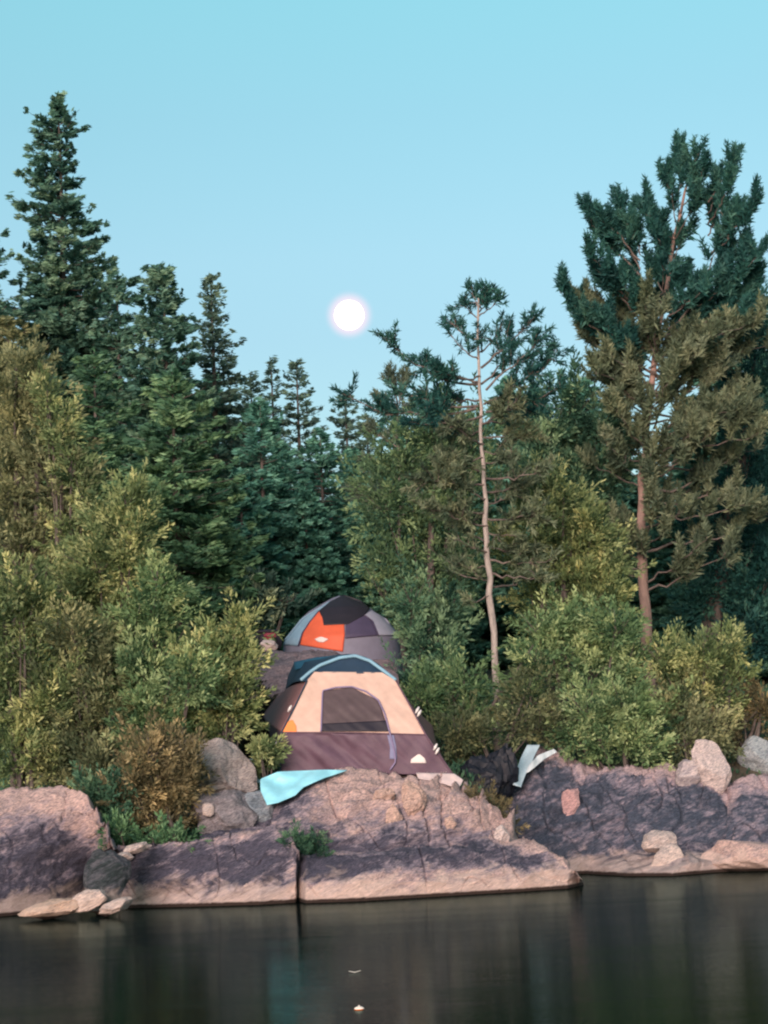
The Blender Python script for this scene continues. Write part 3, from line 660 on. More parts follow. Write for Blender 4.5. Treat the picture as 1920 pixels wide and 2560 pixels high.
bushy('leafy_tree', 'shadowy dark tree at the right edge behind the big pine', 'tree',
      [(1850, 900, 90, 110), (1910, 800, 80, 90), (1900, 1020, 110, 110), (1840, 1160, 80, 100), (1920, 1260, 110, 120), (1800, 1330, 90, 100), (1900, 1460, 120, 110), (1760, 1480, 80, 90), (1880, 1580, 110, 80)],
      47, M_pine(), 52, dens=.9, leaf=(.14, .055), clump=.34, base_px=1765, thick=.22, tintb=.4, gap=.35, barkm=B_dark())

# the pale pine
L = [(1197, 800, 1160, 765, .2, .0, 1), (1198, 790, 1240, 760, -.2, 0, 1), (1197, 770, 1180, 735, .1, 0, 1), (1197, 770, 1215, 735, 0, 0, 1.2), (1198, 780, 1225, 745, .3, 0, 1),
     (1197, 850, 1118, 800, .3, .06, .9), (1197, 900, 1130, 840, -.3, .08, .8), (1200, 880, 1255, 815, .3, .1, .8), (1198, 960, 970, 858, -.4, .12, .95), (1198, 955, 1060, 905, .3, .08, .9), (1190, 1020, 875, 992, .1, .10, .9), (1195, 1015, 990, 975, -.6, .08, 1),
     (1203, 920, 1335, 792, .2, .03, 1.0), (1215, 975, 1350, 842, -.3, .02, 1.0), (1218, 1010, 1392, 878, .2, .05, .9), (1203, 960, 1290, 870, .8, .03, .8), (1215, 1030, 1400, 970, -.5, .05, 1.0), (1210, 1010, 1330, 935, -.9, .05, .9),
     (1200, 940, 1100, 930, -.9, .05, 1), (1200, 1000, 1080, 1000, .9, .05, 1), (1205, 1040, 1050, 1060, -.9, .03, 1.1), (1205, 1060, 1330, 1030, .8, .03, 1.1), (1205, 880, 1200, 830, -.8, 0, .7)]
rng_ = random.Random(8)
for k in range(26):
    y0 = 1060 + k * 17; sgn = -1 if k % 2 else 1
    x0 = 1203 + (y0 - 1000) * .052
    L.append((x0, y0, x0 + sgn * rng_.uniform(60, 165), y0 - rng_.uniform(-40, 60), rng_.uniform(-1.1, 1.2), .03, rng_.uniform(.8, 1.35) * (1 if k < 20 else .7), 1))
for i_ in range(23): L[i_] = L[i_][:6] + (L[i_][6] * .95,)
pine('tall thin pine with a pale bare trunk and ragged flat-branched top', [(1246, 1840), (1237, 1700), (1232, 1560), (1218, 1400), (1208, 1200), (1200, 1000), (1197, 860), (1196, 745)], 36, L,
     M_pine(), 60, B_pale(), r0=.082, needle=(.13, .022), tuftn=20, twigs=8, lower=M_pine_olive())

# the big white pine on the right
L = []
tips = [(1478, 520), (1492, 490), (1540, 480), (1470, 600), (1500, 640), (1400, 690), (1430, 725), (1460, 700), (1455, 790), (1490, 760), (1505, 905), (1520, 880), (1560, 550), (1590, 530), (1625, 500), (1622, 470),
        (1655, 395), (1690, 352), (1700, 400), (1680, 450), (1745, 345), (1755, 400), (1735, 470), (1828, 372), (1822, 430), (1800, 470), (1790, 420), (1850, 500), (1882, 475), (1800, 560), (1850, 590), (1860, 650), (1885, 660), (1890, 600),
        (1710, 540), (1680, 580), (1650, 560), (1620, 620), (1570, 640), (1540, 700), (1600, 720), (1660, 680), (1720, 640), (1760, 700), (1820, 720), (1870, 760), (1900, 740), (1560, 780), (1620, 800), (1690, 780), (1740, 790), (1800, 820), (1530, 820)]
for k, (x, y) in enumerate(tips):
    y += 42
    cx = 1640 + (900 - y) * .12 if y < 900 else 1625
    if x > 1770 and y < 620: cx = 1770
    if x < 1600 and y < 760: cx = 1600
    sy = y + 60 + abs(x - cx) * .55
    L.append((cx, min(sy, 1050), x, y, rng_.uniform(-1.3, 1.3), .02, .74) + ((1,) if y > 620 and rng_.random() < (y - 620) / 420 else ()))
for k in range(20):
    y0 = 700 + k * 24; L.append((1640 - (y0 - 900) * .05, y0 + 60, 1640 + rng_.uniform(-110, 190), y0 - rng_.uniform(0, 60), -rng_.uniform(.5, 1.6), .02, .5, 1 if y0 > 780 else 0))
for k in range(24):
    y0 = 880 + k * 22; L.append((1622 - (y0 - 900) * .02, y0 + 20, 1620 + rng_.uniform(-75, 95), y0 - rng_.uniform(0, 50), -rng_.uniform(.35, 1.1), .03, .34, 1))
for k in range(33):
    y0 = 840 + k * 20; sgn = 1 if rng_.random() < .6 else -1
    ln = rng_.uniform(90, 290) if sgn > 0 else rng_.uniform(60, 140)
    if y0 > 1440: ln *= .8
    L.append((1622 - (y0 - 900) * .02, y0, 1622 + sgn * ln, y0 - rng_.uniform(10, 110) * (1 if sgn > 0 else .6), rng_.uniform(-1.4, 1.4), .04, rng_.uniform(.3, .58), 1))
pine('big white pine with a many-tufted crown and reddish lower trunk on the right', [(1624, 1680), (1610, 1560), (1604, 1430), (1606, 1250), (1618, 1050), (1640, 880), (1668, 700), (1690, 560), (1742, 380)], 44, L,
     M_pine(), 61, B_red(), r0=.15, needle=(.19, .034), tuftn=27, twigs=6, brush=.55, lower=M_pine_olive(), sprd=.8)

# -- cedars and bushes, left slope
bushy('cedar_tree', 'large olive-brown cedar rising at the left edge of the picture', 'tree',
      [(40, 960, 60, 90), (95, 950, 40, 70), (60, 1080, 100, 110), (130, 1090, 70, 100), (20, 1230, 120, 120), (140, 1220, 95, 110), (210, 1290, 60, 80), (60, 1370, 130, 110), (180, 1390, 90, 100)],
      33.5, M_olive(), 70, dens=1.15, leaf=(.10, .04), clump=.26, base_px=50, thick=.11, up=.35, tintb=.5, gap=.3)
bushy('cedar_tree', 'yellow-green slender cedar edging the olive cedar on its right', 'tree',
      [(118, 1000, 32, 60), (150, 1090, 40, 70), (180, 1170, 36, 70), (205, 1240, 38, 60), (180, 1320, 50, 80)], 32.8, M_cedar(), 71, leaf=(.09, .038), clump=.22, base_px=180, tintb=.5, gap=.3)
bushy('cedar_tree', 'yellow-tipped cedar with a ragged peak on the left slope', 'tree',
      [(315, 1255, 32, 52), (340, 1235, 14, 26), (300, 1330, 60, 70), (330, 1350, 45, 70), (250, 1400, 70, 90), (310, 1430, 60, 80), (200, 1480, 90, 100), (280, 1520, 80, 90)],
      32.2, M_cedar(), 72, leaf=(.09, .038), clump=.23, base_px=270, tintb=.52)
bushy('cedar_tree', 'green cedar with two pointed tips above the left bushes', 'tree',
      [(395, 1455, 28, 48), (420, 1480, 22, 40), (390, 1540, 55, 70), (330, 1580, 70, 80), (410, 1620, 60, 80), (360, 1690, 80, 90), (300, 1660, 70, 80)],
      31.6, M_cedar_green(), 73, leaf=(.085, .038), clump=.22, base_px=370, tintb=.55)
bushy('bush', 'tall yellow-green bush pressing against the left side of the front tent', 'bush',
      [(590, 1555, 34, 50), (560, 1620, 60, 70), (600, 1660, 38, 80), (510, 1660, 70, 80), (570, 1740, 68, 80), (490, 1760, 80, 80), (560, 1820, 70, 50), (610, 1770, 30, 60)],
      31.2, M_cedar(), 74, leaf=(.085, .04), clump=.22, base_px=550, tintb=.53)
bushy('bush', 'broad yellow-green bush in the lower left corner of the slope', 'bush',
      [(50, 1470, 65, 50), (90, 1520, 60, 70), (10, 1560, 80, 90), (60, 1650, 110, 90), (20, 1770, 110, 100), (110, 1760, 90, 90), (40, 1890, 110, 90), (140, 1880, 70, 80)],
      31.0, M_cedar(), 75, leaf=(.09, .04), clump=.24, base_px=50, tintb=.42, gap=.35)
bushy('bush', 'grey-green bush between the corner bush and the pointed cedar', 'bush',
      [(190, 1590, 70, 80), (240, 1680, 80, 80), (180, 1740, 90, 90), (280, 1780, 80, 80), (210, 1850, 90, 90), (250, 1940, 70, 80), (160, 1930, 60, 70)],
      31.0, M_olive(), 76, leaf=(.085, .038), clump=.23, base_px=220, tintb=.42, gap=.4)
bushy('bush', 'fresh green bush at the middle of the left slope', 'bush',
      [(400, 1760, 80, 80), (350, 1830, 70, 70), (440, 1830, 70, 60), (480, 1700, 60, 70)], 30.9, M_cedar_green(), 77, leaf=(.085, .038), clump=.22, base_px=400, tintb=.48)
bushy('bush', 'russet-brown bush with dry leaves above the grey slab', 'bush',
      [(370, 1880, 60, 60), (430, 1880, 60, 50), (400, 1960, 75, 60), (340, 1970, 55, 60), (440, 1980, 60, 60), (410, 2040, 70, 50), (350, 2050, 50, 40), (480, 1930, 40, 50)],
      29.7, M_brown(), 78, leaf=(.08, .036), clump=.2, base_px=400, tintb=.38, gap=.45)
bushy('bush', 'dark green bush in the dip right of the big left boulder', 'bush',
      [(250, 2010, 60, 70), (290, 2060, 40, 50), (300, 1980, 50, 60)], 29.6, M_darkleaf(), 79, leaf=(.075, .036), clump=.2, base_px=265, tintb=.42)
bushy('fern', 'low bright green ferns on the moss above the grey slab', 'plant',
      [(320, 2100, 45, 22), (385, 2102, 50, 20), (440, 2104, 40, 18), (300, 2080, 30, 20)], 28.9, foliage('fern_leaves', (.02, .06, .035), (.05, .12, .06), (.13, .23, .12)), 80, leaf=(.07, .026), clump=.14, base_px=370, stems=1)
bushy('bush', 'small yellow leafy sprig at the left foot of the front tent', 'bush', [(680, 1880, 18, 24), (668, 1905, 22, 22), (650, 1870, 18, 16)], 31.0, M_cedar(), 81, leaf=(.07, .035), clump=.12, base_px=670, stems=1)
bushy('bush', 'dark bush with pale glossy leaves left of the rear tent', 'bush', [(660, 1500, 60, 34), (620, 1540, 60, 40), (720, 1500, 50, 30)], 41, foliage('glossy_leaves', (.012, .035, .03), (.035, .07, .055), (.30, .36, .24)), 82, leaf=(.14, .07), clump=.26, base_px=640, tintb=.36)
bushy('bush', 'bush coloured near black for the shade between the yellow-green bush and the front tent', 'bush', [(640, 1800, 40, 60), (665, 1850, 36, 50), (620, 1860, 36, 50), (625, 1740, 34, 40)], 34.9, foliage('painted_shade_leaves', (.01, .012, .01), (.03, .03, .022), (.08, .08, .05)), 83, leaf=(.08, .036), clump=.18, base_px=640, tintb=.3)  # dark void beside the tent painted into the leaf colour
# -- right slope
bushy('cedar_tree', 'broad golden-green cedar between the two pine trunks', 'tree',
      [(1360, 1215, 45, 50), (1410, 1240, 40, 55), (1340, 1290, 70, 70), (1430, 1310, 70, 70), (1480, 1320, 50, 60), (1310, 1380, 80, 80), (1410, 1400, 95, 80), (1500, 1400, 60, 80), (1350, 1480, 90, 80), (1460, 1490, 85, 80), (1520, 1500, 50, 70)],
      37.6, M_cedar(), 90, leaf=(.10, .042), clump=.25, base_px=1400, thick=.1, tintb=.44)
bushy('cedar_tree', 'bright green cedar below the golden one', 'tree',
      [(1400, 1570, 70, 60), (1480, 1600, 70, 60), (1540, 1570, 50, 60), (1380, 1640, 70, 60), (1470, 1680, 90, 70), (1560, 1660, 60, 70), (1350, 1570, 50, 55)],
      35.6, M_cedar_green(), 91, leaf=(.09, .04), clump=.23, base_px=1470, tintb=.5)
bushy('bush', 'leafy green bush spilling onto the top of the dark outcrop', 'bush',
      [(1470, 1770, 70, 60), (1560, 1760, 70, 70), (1430, 1830, 50, 50), (1500, 1850, 60, 50), (1570, 1850, 60, 60), (1640, 1800, 60, 70), (1620, 1870, 40, 40)],
      35.0, M_cedar_green(), 92, leaf=(.08, .04), clump=.22, base_px=1560, tintb=.55)
bushy('bush', 'yellow-green rounded bush left of the shadowy gap at the right', 'bush',
      [(1830, 1610, 38, 40), (1760, 1640, 60, 50), (1840, 1670, 40, 50), (1700, 1680, 60, 60), (1790, 1720, 70, 60), (1650, 1640, 50, 50)],
      35.6, M_cedar(), 93, leaf=(.085, .04), clump=.22, base_px=1760, tintb=.42)
bushy('bush', 'olive bush above the white pointed boulder', 'bush',
      [(1700, 1780, 60, 60), (1760, 1810, 60, 50), (1710, 1850, 60, 40), (1790, 1850, 40, 30)], 35.2, M_olive(), 94, leaf=(.085, .04), clump=.22, base_px=1730, tintb=.55)
bushy('bush', 'russet-brown bush at the right edge above the blue-grey boulder', 'bush',
      [(1860, 1790, 60, 50), (1910, 1760, 50, 50), (1840, 1860, 40, 60), (1870, 1910, 60, 40)], 36.0, M_brown(), 95, leaf=(.085, .04), clump=.22, base_px=1870, tintb=.25)
bushy('bush', 'dark green bush right of the rear tent', 'bush',
      [(1050, 1610, 45, 50), (1100, 1590, 60, 60), (1040, 1690, 60, 45), (1120, 1660, 60, 60), (1030, 1500, 50, 50), (1100, 1520, 70, 60)], 36.6, M_darkleaf(), 96, leaf=(.10, .045), clump=.24, base_px=1050, tintb=.5)
bushy('bush', 'mid-green bush right of the front tent under the pale trunk', 'bush',
      [(1060, 1740, 60, 50), (1130, 1740, 55, 55), (1185, 1800, 50, 50), (1160, 1700, 40, 40), (1300, 1735, 45, 50), (1335, 1645, 45, 55)], 35.2, M_cedar_green(), 97, leaf=(.09, .04), clump=.23, base_px=1150, tintb=.36)
bushy('bush', 'brownish shaded bush at the foot of the pale trunk', 'bush',
      [(1140, 1830, 60, 50), (1200, 1840, 50, 40), (1295, 1800, 45, 45), (1330, 1740, 60, 60), (1150, 1890, 50, 40), (1350, 1810, 50, 50)], 34.6, M_olive(), 98, leaf=(.08, .036), clump=.22, base_px=1230, tintb=.22)
bushy('bush', 'dry brown tuft on the right shoulder of the domed outcrop', 'bush',
      [(1235, 2030, 30, 30), (1255, 2060, 25, 28), (1200, 2000, 26, 18)], 30.7, M_brown(), 99, leaf=(.07, .02), clump=.13, base_px=1240, tintb=.25, stems=1)
bushy('bush', 'small dark fern tuft growing in the crack of the shore rock', 'plant', [(735, 2110, 28, 30), (800, 2160, 26, 36), (790, 2110, 20, 20)], 28.75, M_darkleaf(), 100, leaf=(.05, .02), clump=.09, base_px=770, tintb=.3, stems=1)

# low growth on the ground
rng = np.random.default_rng(77); fo = MB(); N = 60000
xx = rng.uniform(-9, 9, N); yy = rng.uniform(30.8, 48, N)
zz = np.array([gz(a, b_) for a, b_ in zip(xx, yy)])
d = rng.normal(0, .6, (N, 3)); d[:, 2] = np.abs(d[:, 2]) + .5
fo.cards(np.stack([xx, yy, zz + rng.uniform(0, .12, N)], axis=1), d, .13, .05, rng, np.clip(rng.normal(.4, .2, N), 0, 1))
tag(fo.build('undergrowth', M_darkleaf()), 'low ground cover of leaves and moss under the trees', 'undergrowth', kind='stuff')

# ---------------------------------------------------------------- front tent
Y0 = 31.45; Z0 = P(900, 1935, Y0).z; K1, K2 = .10, .42; ZS = P(880, 1833, Y0 + .07).z; YS = Y0 + K1 * (ZS - Z0)
def TF(px, py, off=0.0):
    """point of the tent's front at a pixel: lower wall nearly upright, upper wall leaning back, slightly bellied"""
    d = ray(px, py)
    t1 = (Y0 + K1 * (CAMH - Z0)) / (d.y - K1 * d.z); z = CAMH + t1 * d.z
    t = t1 if z <= ZS else (YS + K2 * (CAMH - ZS)) / (d.y - K2 * d.z)
    a = min(1, max(0, (px - 690) / 440)); b_ = min(1, max(0, (1940 - py) / 260))
    q = Vector((d.x * t, d.y * t, CAMH + t * d.z))
    bel = .09 * math.sin(math.pi * a) * math.sin(math.pi * min(1, b_ * 1.02 + .02))
    wr = .022 * noise.noise(Vector((px * .018 + py * .012, py * .006, 1))) + .014 * noise.noise(Vector((px * .05 - py * .05, py * .02, 7))) + (.03 * math.sin((px * .9 - py * 1.3) * .05) * max(0, 1 - abs(px - 830) / 130) if py > 1835 else 0)
    q.y -= bel + wr * (1.0 if z > ZS else 1.8) + off
    return q
tent = empty('tent', tuple(P(900, 1935, 32.8)), 'front tent, beige and purple-grey with a dark arched window', 'tent')
TO = tent.location.copy()
def patch(name, Lc, Rc, fn, mat, parent, origin, nu=40, nv=40, off=0.0, thick=.006, smooth=True):
    a = interp(Lc, nv); b_ = interp(Rc, nv); rows = []
    for i in range(nv):
        rows.append([tuple(fn(*(a[i] + (b_[i] - a[i]) * (j / (nu - 1))), off)) for j in range(nu)])
    g = MB(); g.grid(rows); o = g.build(name, mat, parent, origin, smooth=smooth)
    if thick:
        s_ = o.modifiers.new('thickness', 'SOLIDIFY'); s_.thickness = thick; s_.offset = 0
    return o
def P3(px, py, Y, off=0.0):
    q = P(px, py, Y); q.y -= off
    q.y -= .02 * noise.noise(Vector((px * .03, py * .03, 2))); return q
C_beige = cloth('beige_nylon', (.60, .43, .36)); C_plum = cloth('plum_nylon', (.118, .072, .105), var=.15); C_side = cloth('mauve_nylon', (.25, .125, .125))
C_navy = cloth('navy_fly', (.018, .045, .085)); C_teal = cloth('teal_fly', (.03, .13, .22)); C_pipe = cloth('blue_piping', (.22, .42, .55)); C_orange = cloth('orange_nylon', (.85, .28, .08))
C_mesh = cloth('window_mesh', (.085, .062, .070), var=.2); C_dark = cloth('window_dark', (.020, .018, .030)); C_zip = cloth('zipper_tape', (.24, .20, .34)); C_white = cloth('white_print', (.75, .68, .66)); C_lav = cloth('lavender_band', (.20, .21, .35))
patch('upper_wall', [(785, 1679), (770, 1698), (738, 1765), (705, 1831)], [(955, 1681), (990, 1702), (1028, 1770), (1064, 1837)], TF, C_beige, tent, TO, 70, 50)
patch('lower_wall', [(705, 1831), (704, 1880), (702, 1933)], [(1064, 1837), (1094, 1882), (1133, 1937)], TF, C_plum, tent, TO, 80, 40)
patch('corner_panel', [(728, 1800), (718, 1806), (706, 1830)], [(733, 1801), (741, 1815), (742, 1831)], TF, C_orange, tent, TO, 12, 12, off=.014)
wl = [(806, 1728), (805, 1770), (804, 1829)]
wrt = [(915, 1730), (944, 1752), (960, 1785), (972, 1829)]
wn = patch('window', [(807, 1727), (806, 1770), (803, 1829)], [(880, 1719), (947, 1752), (972, 1829)], TF, C_mesh, tent, TO, 40, 40, off=.016)
patch('window_strip', [(804, 1810), (803, 1829)], [(968, 1802), (973, 1829)], TF, C_dark, wn, TO, 40, 8, off=.030)  # darker strip along the lower edge of the window
def line(name, pts, r, mat, parent, origin, fn=TF, off=.02, n=60, sides=6):
    a = interp(pts, n); g = MB(); g.tube([tuple(fn(x, y, off)) for x, y in a], r, sides); return g.build(name, mat, parent, origin, smooth=True)
line('zipper', [(803, 1829), (805, 1780), (807, 1727), (840, 1719), (880, 1717), (915, 1729), (946, 1751), (962, 1785), (974, 1830), (985, 1872), (989, 1905), (975, 1925)], .014, C_zip, tent, TO, off=.035)
patch('door_band', [(968, 1838), (975, 1870), (974, 1898)], [(985, 1838), (991, 1870), (992, 1898)], TF, C_lav, tent, TO, 8, 20, off=.016)
line('seam', [(705, 1831), (880, 1832), (1064, 1837)], .010, C_plum, tent, TO, off=.012)
# logo: pale mountain half-disc on the lower wall
patch('logo', [(1045, 1886), (1028, 1898), (1026, 1908)], [(1050, 1886), (1062, 1896), (1066, 1908)], TF, C_white, tent, TO, 10, 10, off=.016)
# side wall, roof fly
back = 34.2
sidef = lambda u, v: None
def loft(name, A, Bc, mat, nv=24, nu=16, bulge=(0, 0, 0), parent=tent, origin=TO, thick=.006):
    """surface between two 3-D edge curves"""
    a = interp3(A, nv); b_ = interp3(Bc, nv); rows = []
    for i in range(nv):
        row = []
        for j in range(nu):
            u = j / (nu - 1); p = Vector(a[i]).lerp(Vector(b_[i]), u)
            k = math.sin(math.pi * u); p += Vector(bulge) * k
            p += Vector((0, 1, .3)) * .015 * noise.noise(p * 3.1)
            row.append(tuple(p))
        rows.append(row)
    g = MB(); g.grid(rows); o = g.build(name, mat, parent, origin, smooth=True)
    if thick: s_ = o.modifiers.new('thickness', 'SOLIDIFY'); s_.thickness = thick; s_.offset = 0
    return o
def interp3(pts, n):
    a = np.asarray([tuple(p) for p in pts], float); d = np.concatenate([[0], np.cumsum(np.linalg.norm(np.diff(a, axis=0), axis=1))]); d /= d[-1]
    u = np.linspace(0, 1, n); return np.stack([np.interp(u, d, a[:, k]) for k in range(3)], axis=1)
fl = [TF(768, 1702), TF(738, 1765), TF(705, 1831)]; bl = [P(714, 1724, back), P(684, 1752, back), P(657, 1787, back)]
loft('side_wall', fl, bl, C_side, bulge=(-.05, 0, 0))
loft('side_base', [TF(705, 1831), TF(703, 1933)], [P(657, 1787, back), P(690, 1880, back)], C_plum)
fr = [TF(957, 1683), TF(990, 1702), TF(1028, 1770), TF(1064, 1837), TF(1094, 1882), TF(1133, 1937)]; br = [P(950, 1690, 33.9), P(985, 1712, 33.9), P(1035, 1770, 33.9), P(1083, 1816, 33.9), P(1085, 1850, 33.9), P(1100, 1900, 33.9)]
loft('far_side_wall', fr, br, C_side, bulge=(.02, 0, 0))
loft('rear_wall', bl[::-1] + [P(735, 1657, back)], [P(1083, 1816, 33.9), P(1035, 1770, 33.9), P(985, 1712, 33.9), P(950, 1690, 33.9)], C_plum)
arch = [P(752, 1703, 31.95), P(775, 1683, 32.0), P(800, 1666, 32.05), P(850, 1647, 32.1), P(888, 1642, 32.1), P(925, 1655, 32.05), P(958, 1679, 32.0), P(990, 1703, 31.9)]
barch = [P(713, 1728, back), P(720, 1690, back), P(735, 1658, back), P(790, 1648, back), P(850, 1643, back), P(900, 1645, back), P(945, 1665, back), P(985, 1706, 33.9)]
loft('rain_fly', barch, arch, C_navy, nv=50, nu=24, bulge=(0, 0, .05))
topedge = [TF(767, 1703), TF(776, 1690), TF(786, 1679), TF(840, 1682), TF(890, 1684), TF(925, 1683), TF(956, 1681), TF(990, 1702)]
loft('fly_gusset', arch, topedge, C_navy, nv=50, nu=10)
g = MB(); g.tube([tuple(Vector(p) + Vector((0, -.03, .015))) for p in interp3(arch, 40)], .030, 6); g.build('fly_pole_sleeve', C_pipe, tent, TO, smooth=True)
b1 = interp3([P(735, 1658, 33.6), P(790, 1647, 33.2), P(855, 1641, 32.8)], 20); b2 = interp3([P(737, 1678, 33.3), P(795, 1662, 32.8), P(850, 1649, 32.5)], 20)
loft('fly_panel', [Vector(p) + Vector((0, -.05, .02)) for p in b1], [Vector(p) + Vector((0, -.05, .02)) for p in b2], C_teal, nv=20, nu=8)
C_clip = cloth('clip_plastic', (.75, .72, .72), rough=.35)
for x, y in ((725, 1772), (1043, 1776), (1048, 1784), (1088, 1868), (1093, 1878), (690, 1862)):
    g = MB(); p = TF(x, y, .05) if x != 690 else P(690, 1862, 31.4)
    g.tube([tuple(p + Vector((-.03, 0, -.05))), tuple(p + Vector((0, -.01, 0))), tuple(p + Vector((.03, 0, .05)))], [.016, .026, .016], 6); g.build('clip', C_clip, tent, TO, smooth=True)
# poles along the front edges
g = MB(); g.tube([tuple(TF(x, y, .025)) for x, y in interp([(768, 1702), (738, 1765), (704, 1831), (701, 1933)], 30)], .013, 6); g.build('pole', C_navy, tent, TO, smooth=True)
g = MB(); g.tube([tuple(TF(x, y, .025)) for x, y in interp([(990, 1702), (1028, 1770), (1064, 1837), (1133, 1937)], 30)], .013, 6); g.build('pole', C_plum, tent, TO, smooth=True)

# ---------------------------------------------------------------- rear tent (dome)
YD = 39.3; cx, cyb = 856, 1665
prof2 = [(1665, 150), (1640, 148), (1600, 145), (1572, 124), (1546, 102), (1525, 78), (1506, 42), (1495, 20), (1489, 2)]
pzs = np.array([P(cx, p[0], YD).z for p in prof2]); prs = np.array([p[1] * YD / F for p in prof2])
dome_c = P(cx, cyb, YD)
rt = empty('tent', tuple(P(cx, 1665, YD)), 'rear dome tent with an orange panel and a black top cover', 'tent'); RO = rt.location.copy()
def cxz(z): # centre line x at height z: a true vertical
    return dome_c.x - .02 + (0.10 * (z - dome_c.z))*0
def DF(px, py, off=0.0):
    Y = YD - .9
    for _ in range(6):
        q = P(px, py, Y); r_ = float(np.interp(q.z, pzs, prs)) + off; dx = q.x - dome_c.x
        Y = YD - math.sqrt(max(0.0, r_ * r_ - dx * dx))
    q = P(px, py, Y); return q
rows = []
for i in range(40):
    z = pzs[0] - .3 + (pzs[-1] - pzs[0] + .3) * (1 - (1 - i / 39) ** 1.4); r_ = float(np.interp(z, pzs, prs))
    rows.append([(dome_c.x + r_ * math.cos(a), YD + r_ * math.sin(a), z) for a in np.linspace(0, 2 * math.pi, 49)])
g = MB(); g.grid(rows); g.build('dome_shell', cloth('grey_fly', (.20, .20, .27)), rt, RO, smooth=True)
C_red = cloth('red_orange_nylon', (.72, .13, .06)); C_sky = cloth('light_blue_fly', (.24, .38, .50)); C_blk = cloth('black_cover', (.022, .020, .030)); C_pur = cloth('dusk_purple_mesh', (.075, .062, .115)); C_pale = cloth('pale_lavender_fly', (.36, .37, .46))
patch('fly_panel', [(824, 1505), (756, 1546), (735, 1572), (712, 1600), (708, 1612)], [(828, 1508), (797, 1527), (773, 1556), (756, 1582), (745, 1615)], DF, C_sky, rt, RO, 16, 30, off=.012)
op = patch('door_panel', [(796, 1527), (774, 1555), (757, 1582), (750, 1612)], [(803, 1530), (860, 1558), (862, 1585), (857, 1629)], DF, C_red, rt, RO, 26, 30, off=.02)
patch('logo', [(800, 1592), (786, 1598), (796, 1605)], [(805, 1592), (822, 1598), (808, 1606)], DF, C_white, op, RO, 8, 8, off=.035)
patch('top_cover', [(856, 1488), (825, 1504), (797, 1527), (806, 1545), (809, 1563)], [(862, 1488), (900, 1500), (925, 1520), (912, 1537), (870, 1560)], DF, C_blk, rt, RO, 26, 26, off=.034)
patch('window', [(905, 1538), (864, 1562), (863, 1596)], [(912, 1540), (932, 1556), (945, 1588)], DF, C_pur, rt, RO, 20, 20, off=.02)
patch('fly_panel', [(910, 1538), (932, 1553), (946, 1588)], [(930, 1526), (965, 1546), (999, 1588)], DF, C_pale, rt, RO, 14, 20, off=.02)
for k, c in enumerate(([(824, 1504), (756, 1546), (712, 1600)], [(797, 1527), (773, 1556), (756, 1582), (745, 1615)], [(912, 1538), (932, 1553), (946, 1588)])):
    line('pole', c, .014, C_pur if k else C_sky, rt, RO, fn=DF, off=.035, n=30)

# ---------------------------------------------------------------- tarp, cloths, gear
def drape(name, label, cat, outline_l, outline_r, mat, fn, nu=40, nv=30, thick=.008, group=None):
    o = patch(name, outline_l, outline_r, fn, mat, None, fn(*[(outline_l[0][0] + outline_r[-1][0]) / 2, (outline_l[0][1] + outline_r[-1][1]) / 2], 0.0), nu, nv, thick=thick)
    return tag(o, label, cat, group)
def tarpf(px, py, off=0):
    t_ = (py - 1925) / 90; Y = 31.0 - .95 * t_
    q = P(px, py, Y); q.y += -.40 + .13 * noise.noise(Vector((px * .026, py * .035, 4))) + .02 * noise.noise(Vector((px * .07 + py * .08, py * .02, 4))); return q
drape('tarp', 'bright light-blue tarp spilling over the rock below the front tent', 'tarp', [(818, 1925), (700, 1930), (655, 1948), (656, 1978), (672, 2012)], [(870, 1926), (812, 1946), (762, 1968), (742, 1988), (700, 2006)], cloth('light_blue_tarp', (.36, .84, 1.0), rough=.4, var=.08), tarpf, 60, 40)
def gs(px, py, off=0):
    q = P(px, py, 31.15 - (py - 1930) * .006); q.y += .03 * noise.noise(Vector((px * .05, py * .06, 9))) - .1; return q
drape('groundsheet', 'whitish groundsheet edge sticking out at the right foot of the front tent', 'groundsheet', [(1040, 1932), (1045, 1946), (1095, 1955)], [(1135, 1934), (1158, 1950), (1146, 1972)], cloth('white_sheet', (.60, .50, .50)), gs, 30, 14)
def twf(px, py, off=0):
    q = P(px, py, 34.35 - .010 * (py - 1870)); q.y += .14 * noise.noise(Vector((px * .05, py * .03, 9))); return q
C_tw = cloth('pale_blue_towel', (.42, .56, .64))
drape('towel', 'pale blue towel hanging down the left end of the dark outcrop', 'towel', [(1318, 1862), (1302, 1895), (1288, 1930), (1282, 1962)], [(1350, 1862), (1334, 1895), (1316, 1932), (1303, 1968)], C_tw, twf, 12, 30)
drape('towel', 'whitish strip of cloth lying beside the pale blue towel', 'towel', [(1385, 1872), (1345, 1888), (1322, 1912), (1312, 1934)], [(1392, 1880), (1358, 1900), (1335, 1920), (1322, 1930)], cloth('whitish_towel', (.60, .68, .72)), twf, 12, 30)
def vf(px, py, off=0):
    q = P(px, py, 31.3 - .002 * (py - 1900)); q.y += .04 * noise.noise(Vector((px * .06, py * .03, 5))); return q
drape('towel', 'light blue cloth hanging upright left of the tarp', 'towel', [(612, 1900), (611, 1930), (610, 1952), (620, 1958)], [(634, 1896), (638, 1930), (644, 1945), (652, 1956)], cloth('blue_cloth', (.25, .45, .55)), vf, 12, 24, thick=.02)

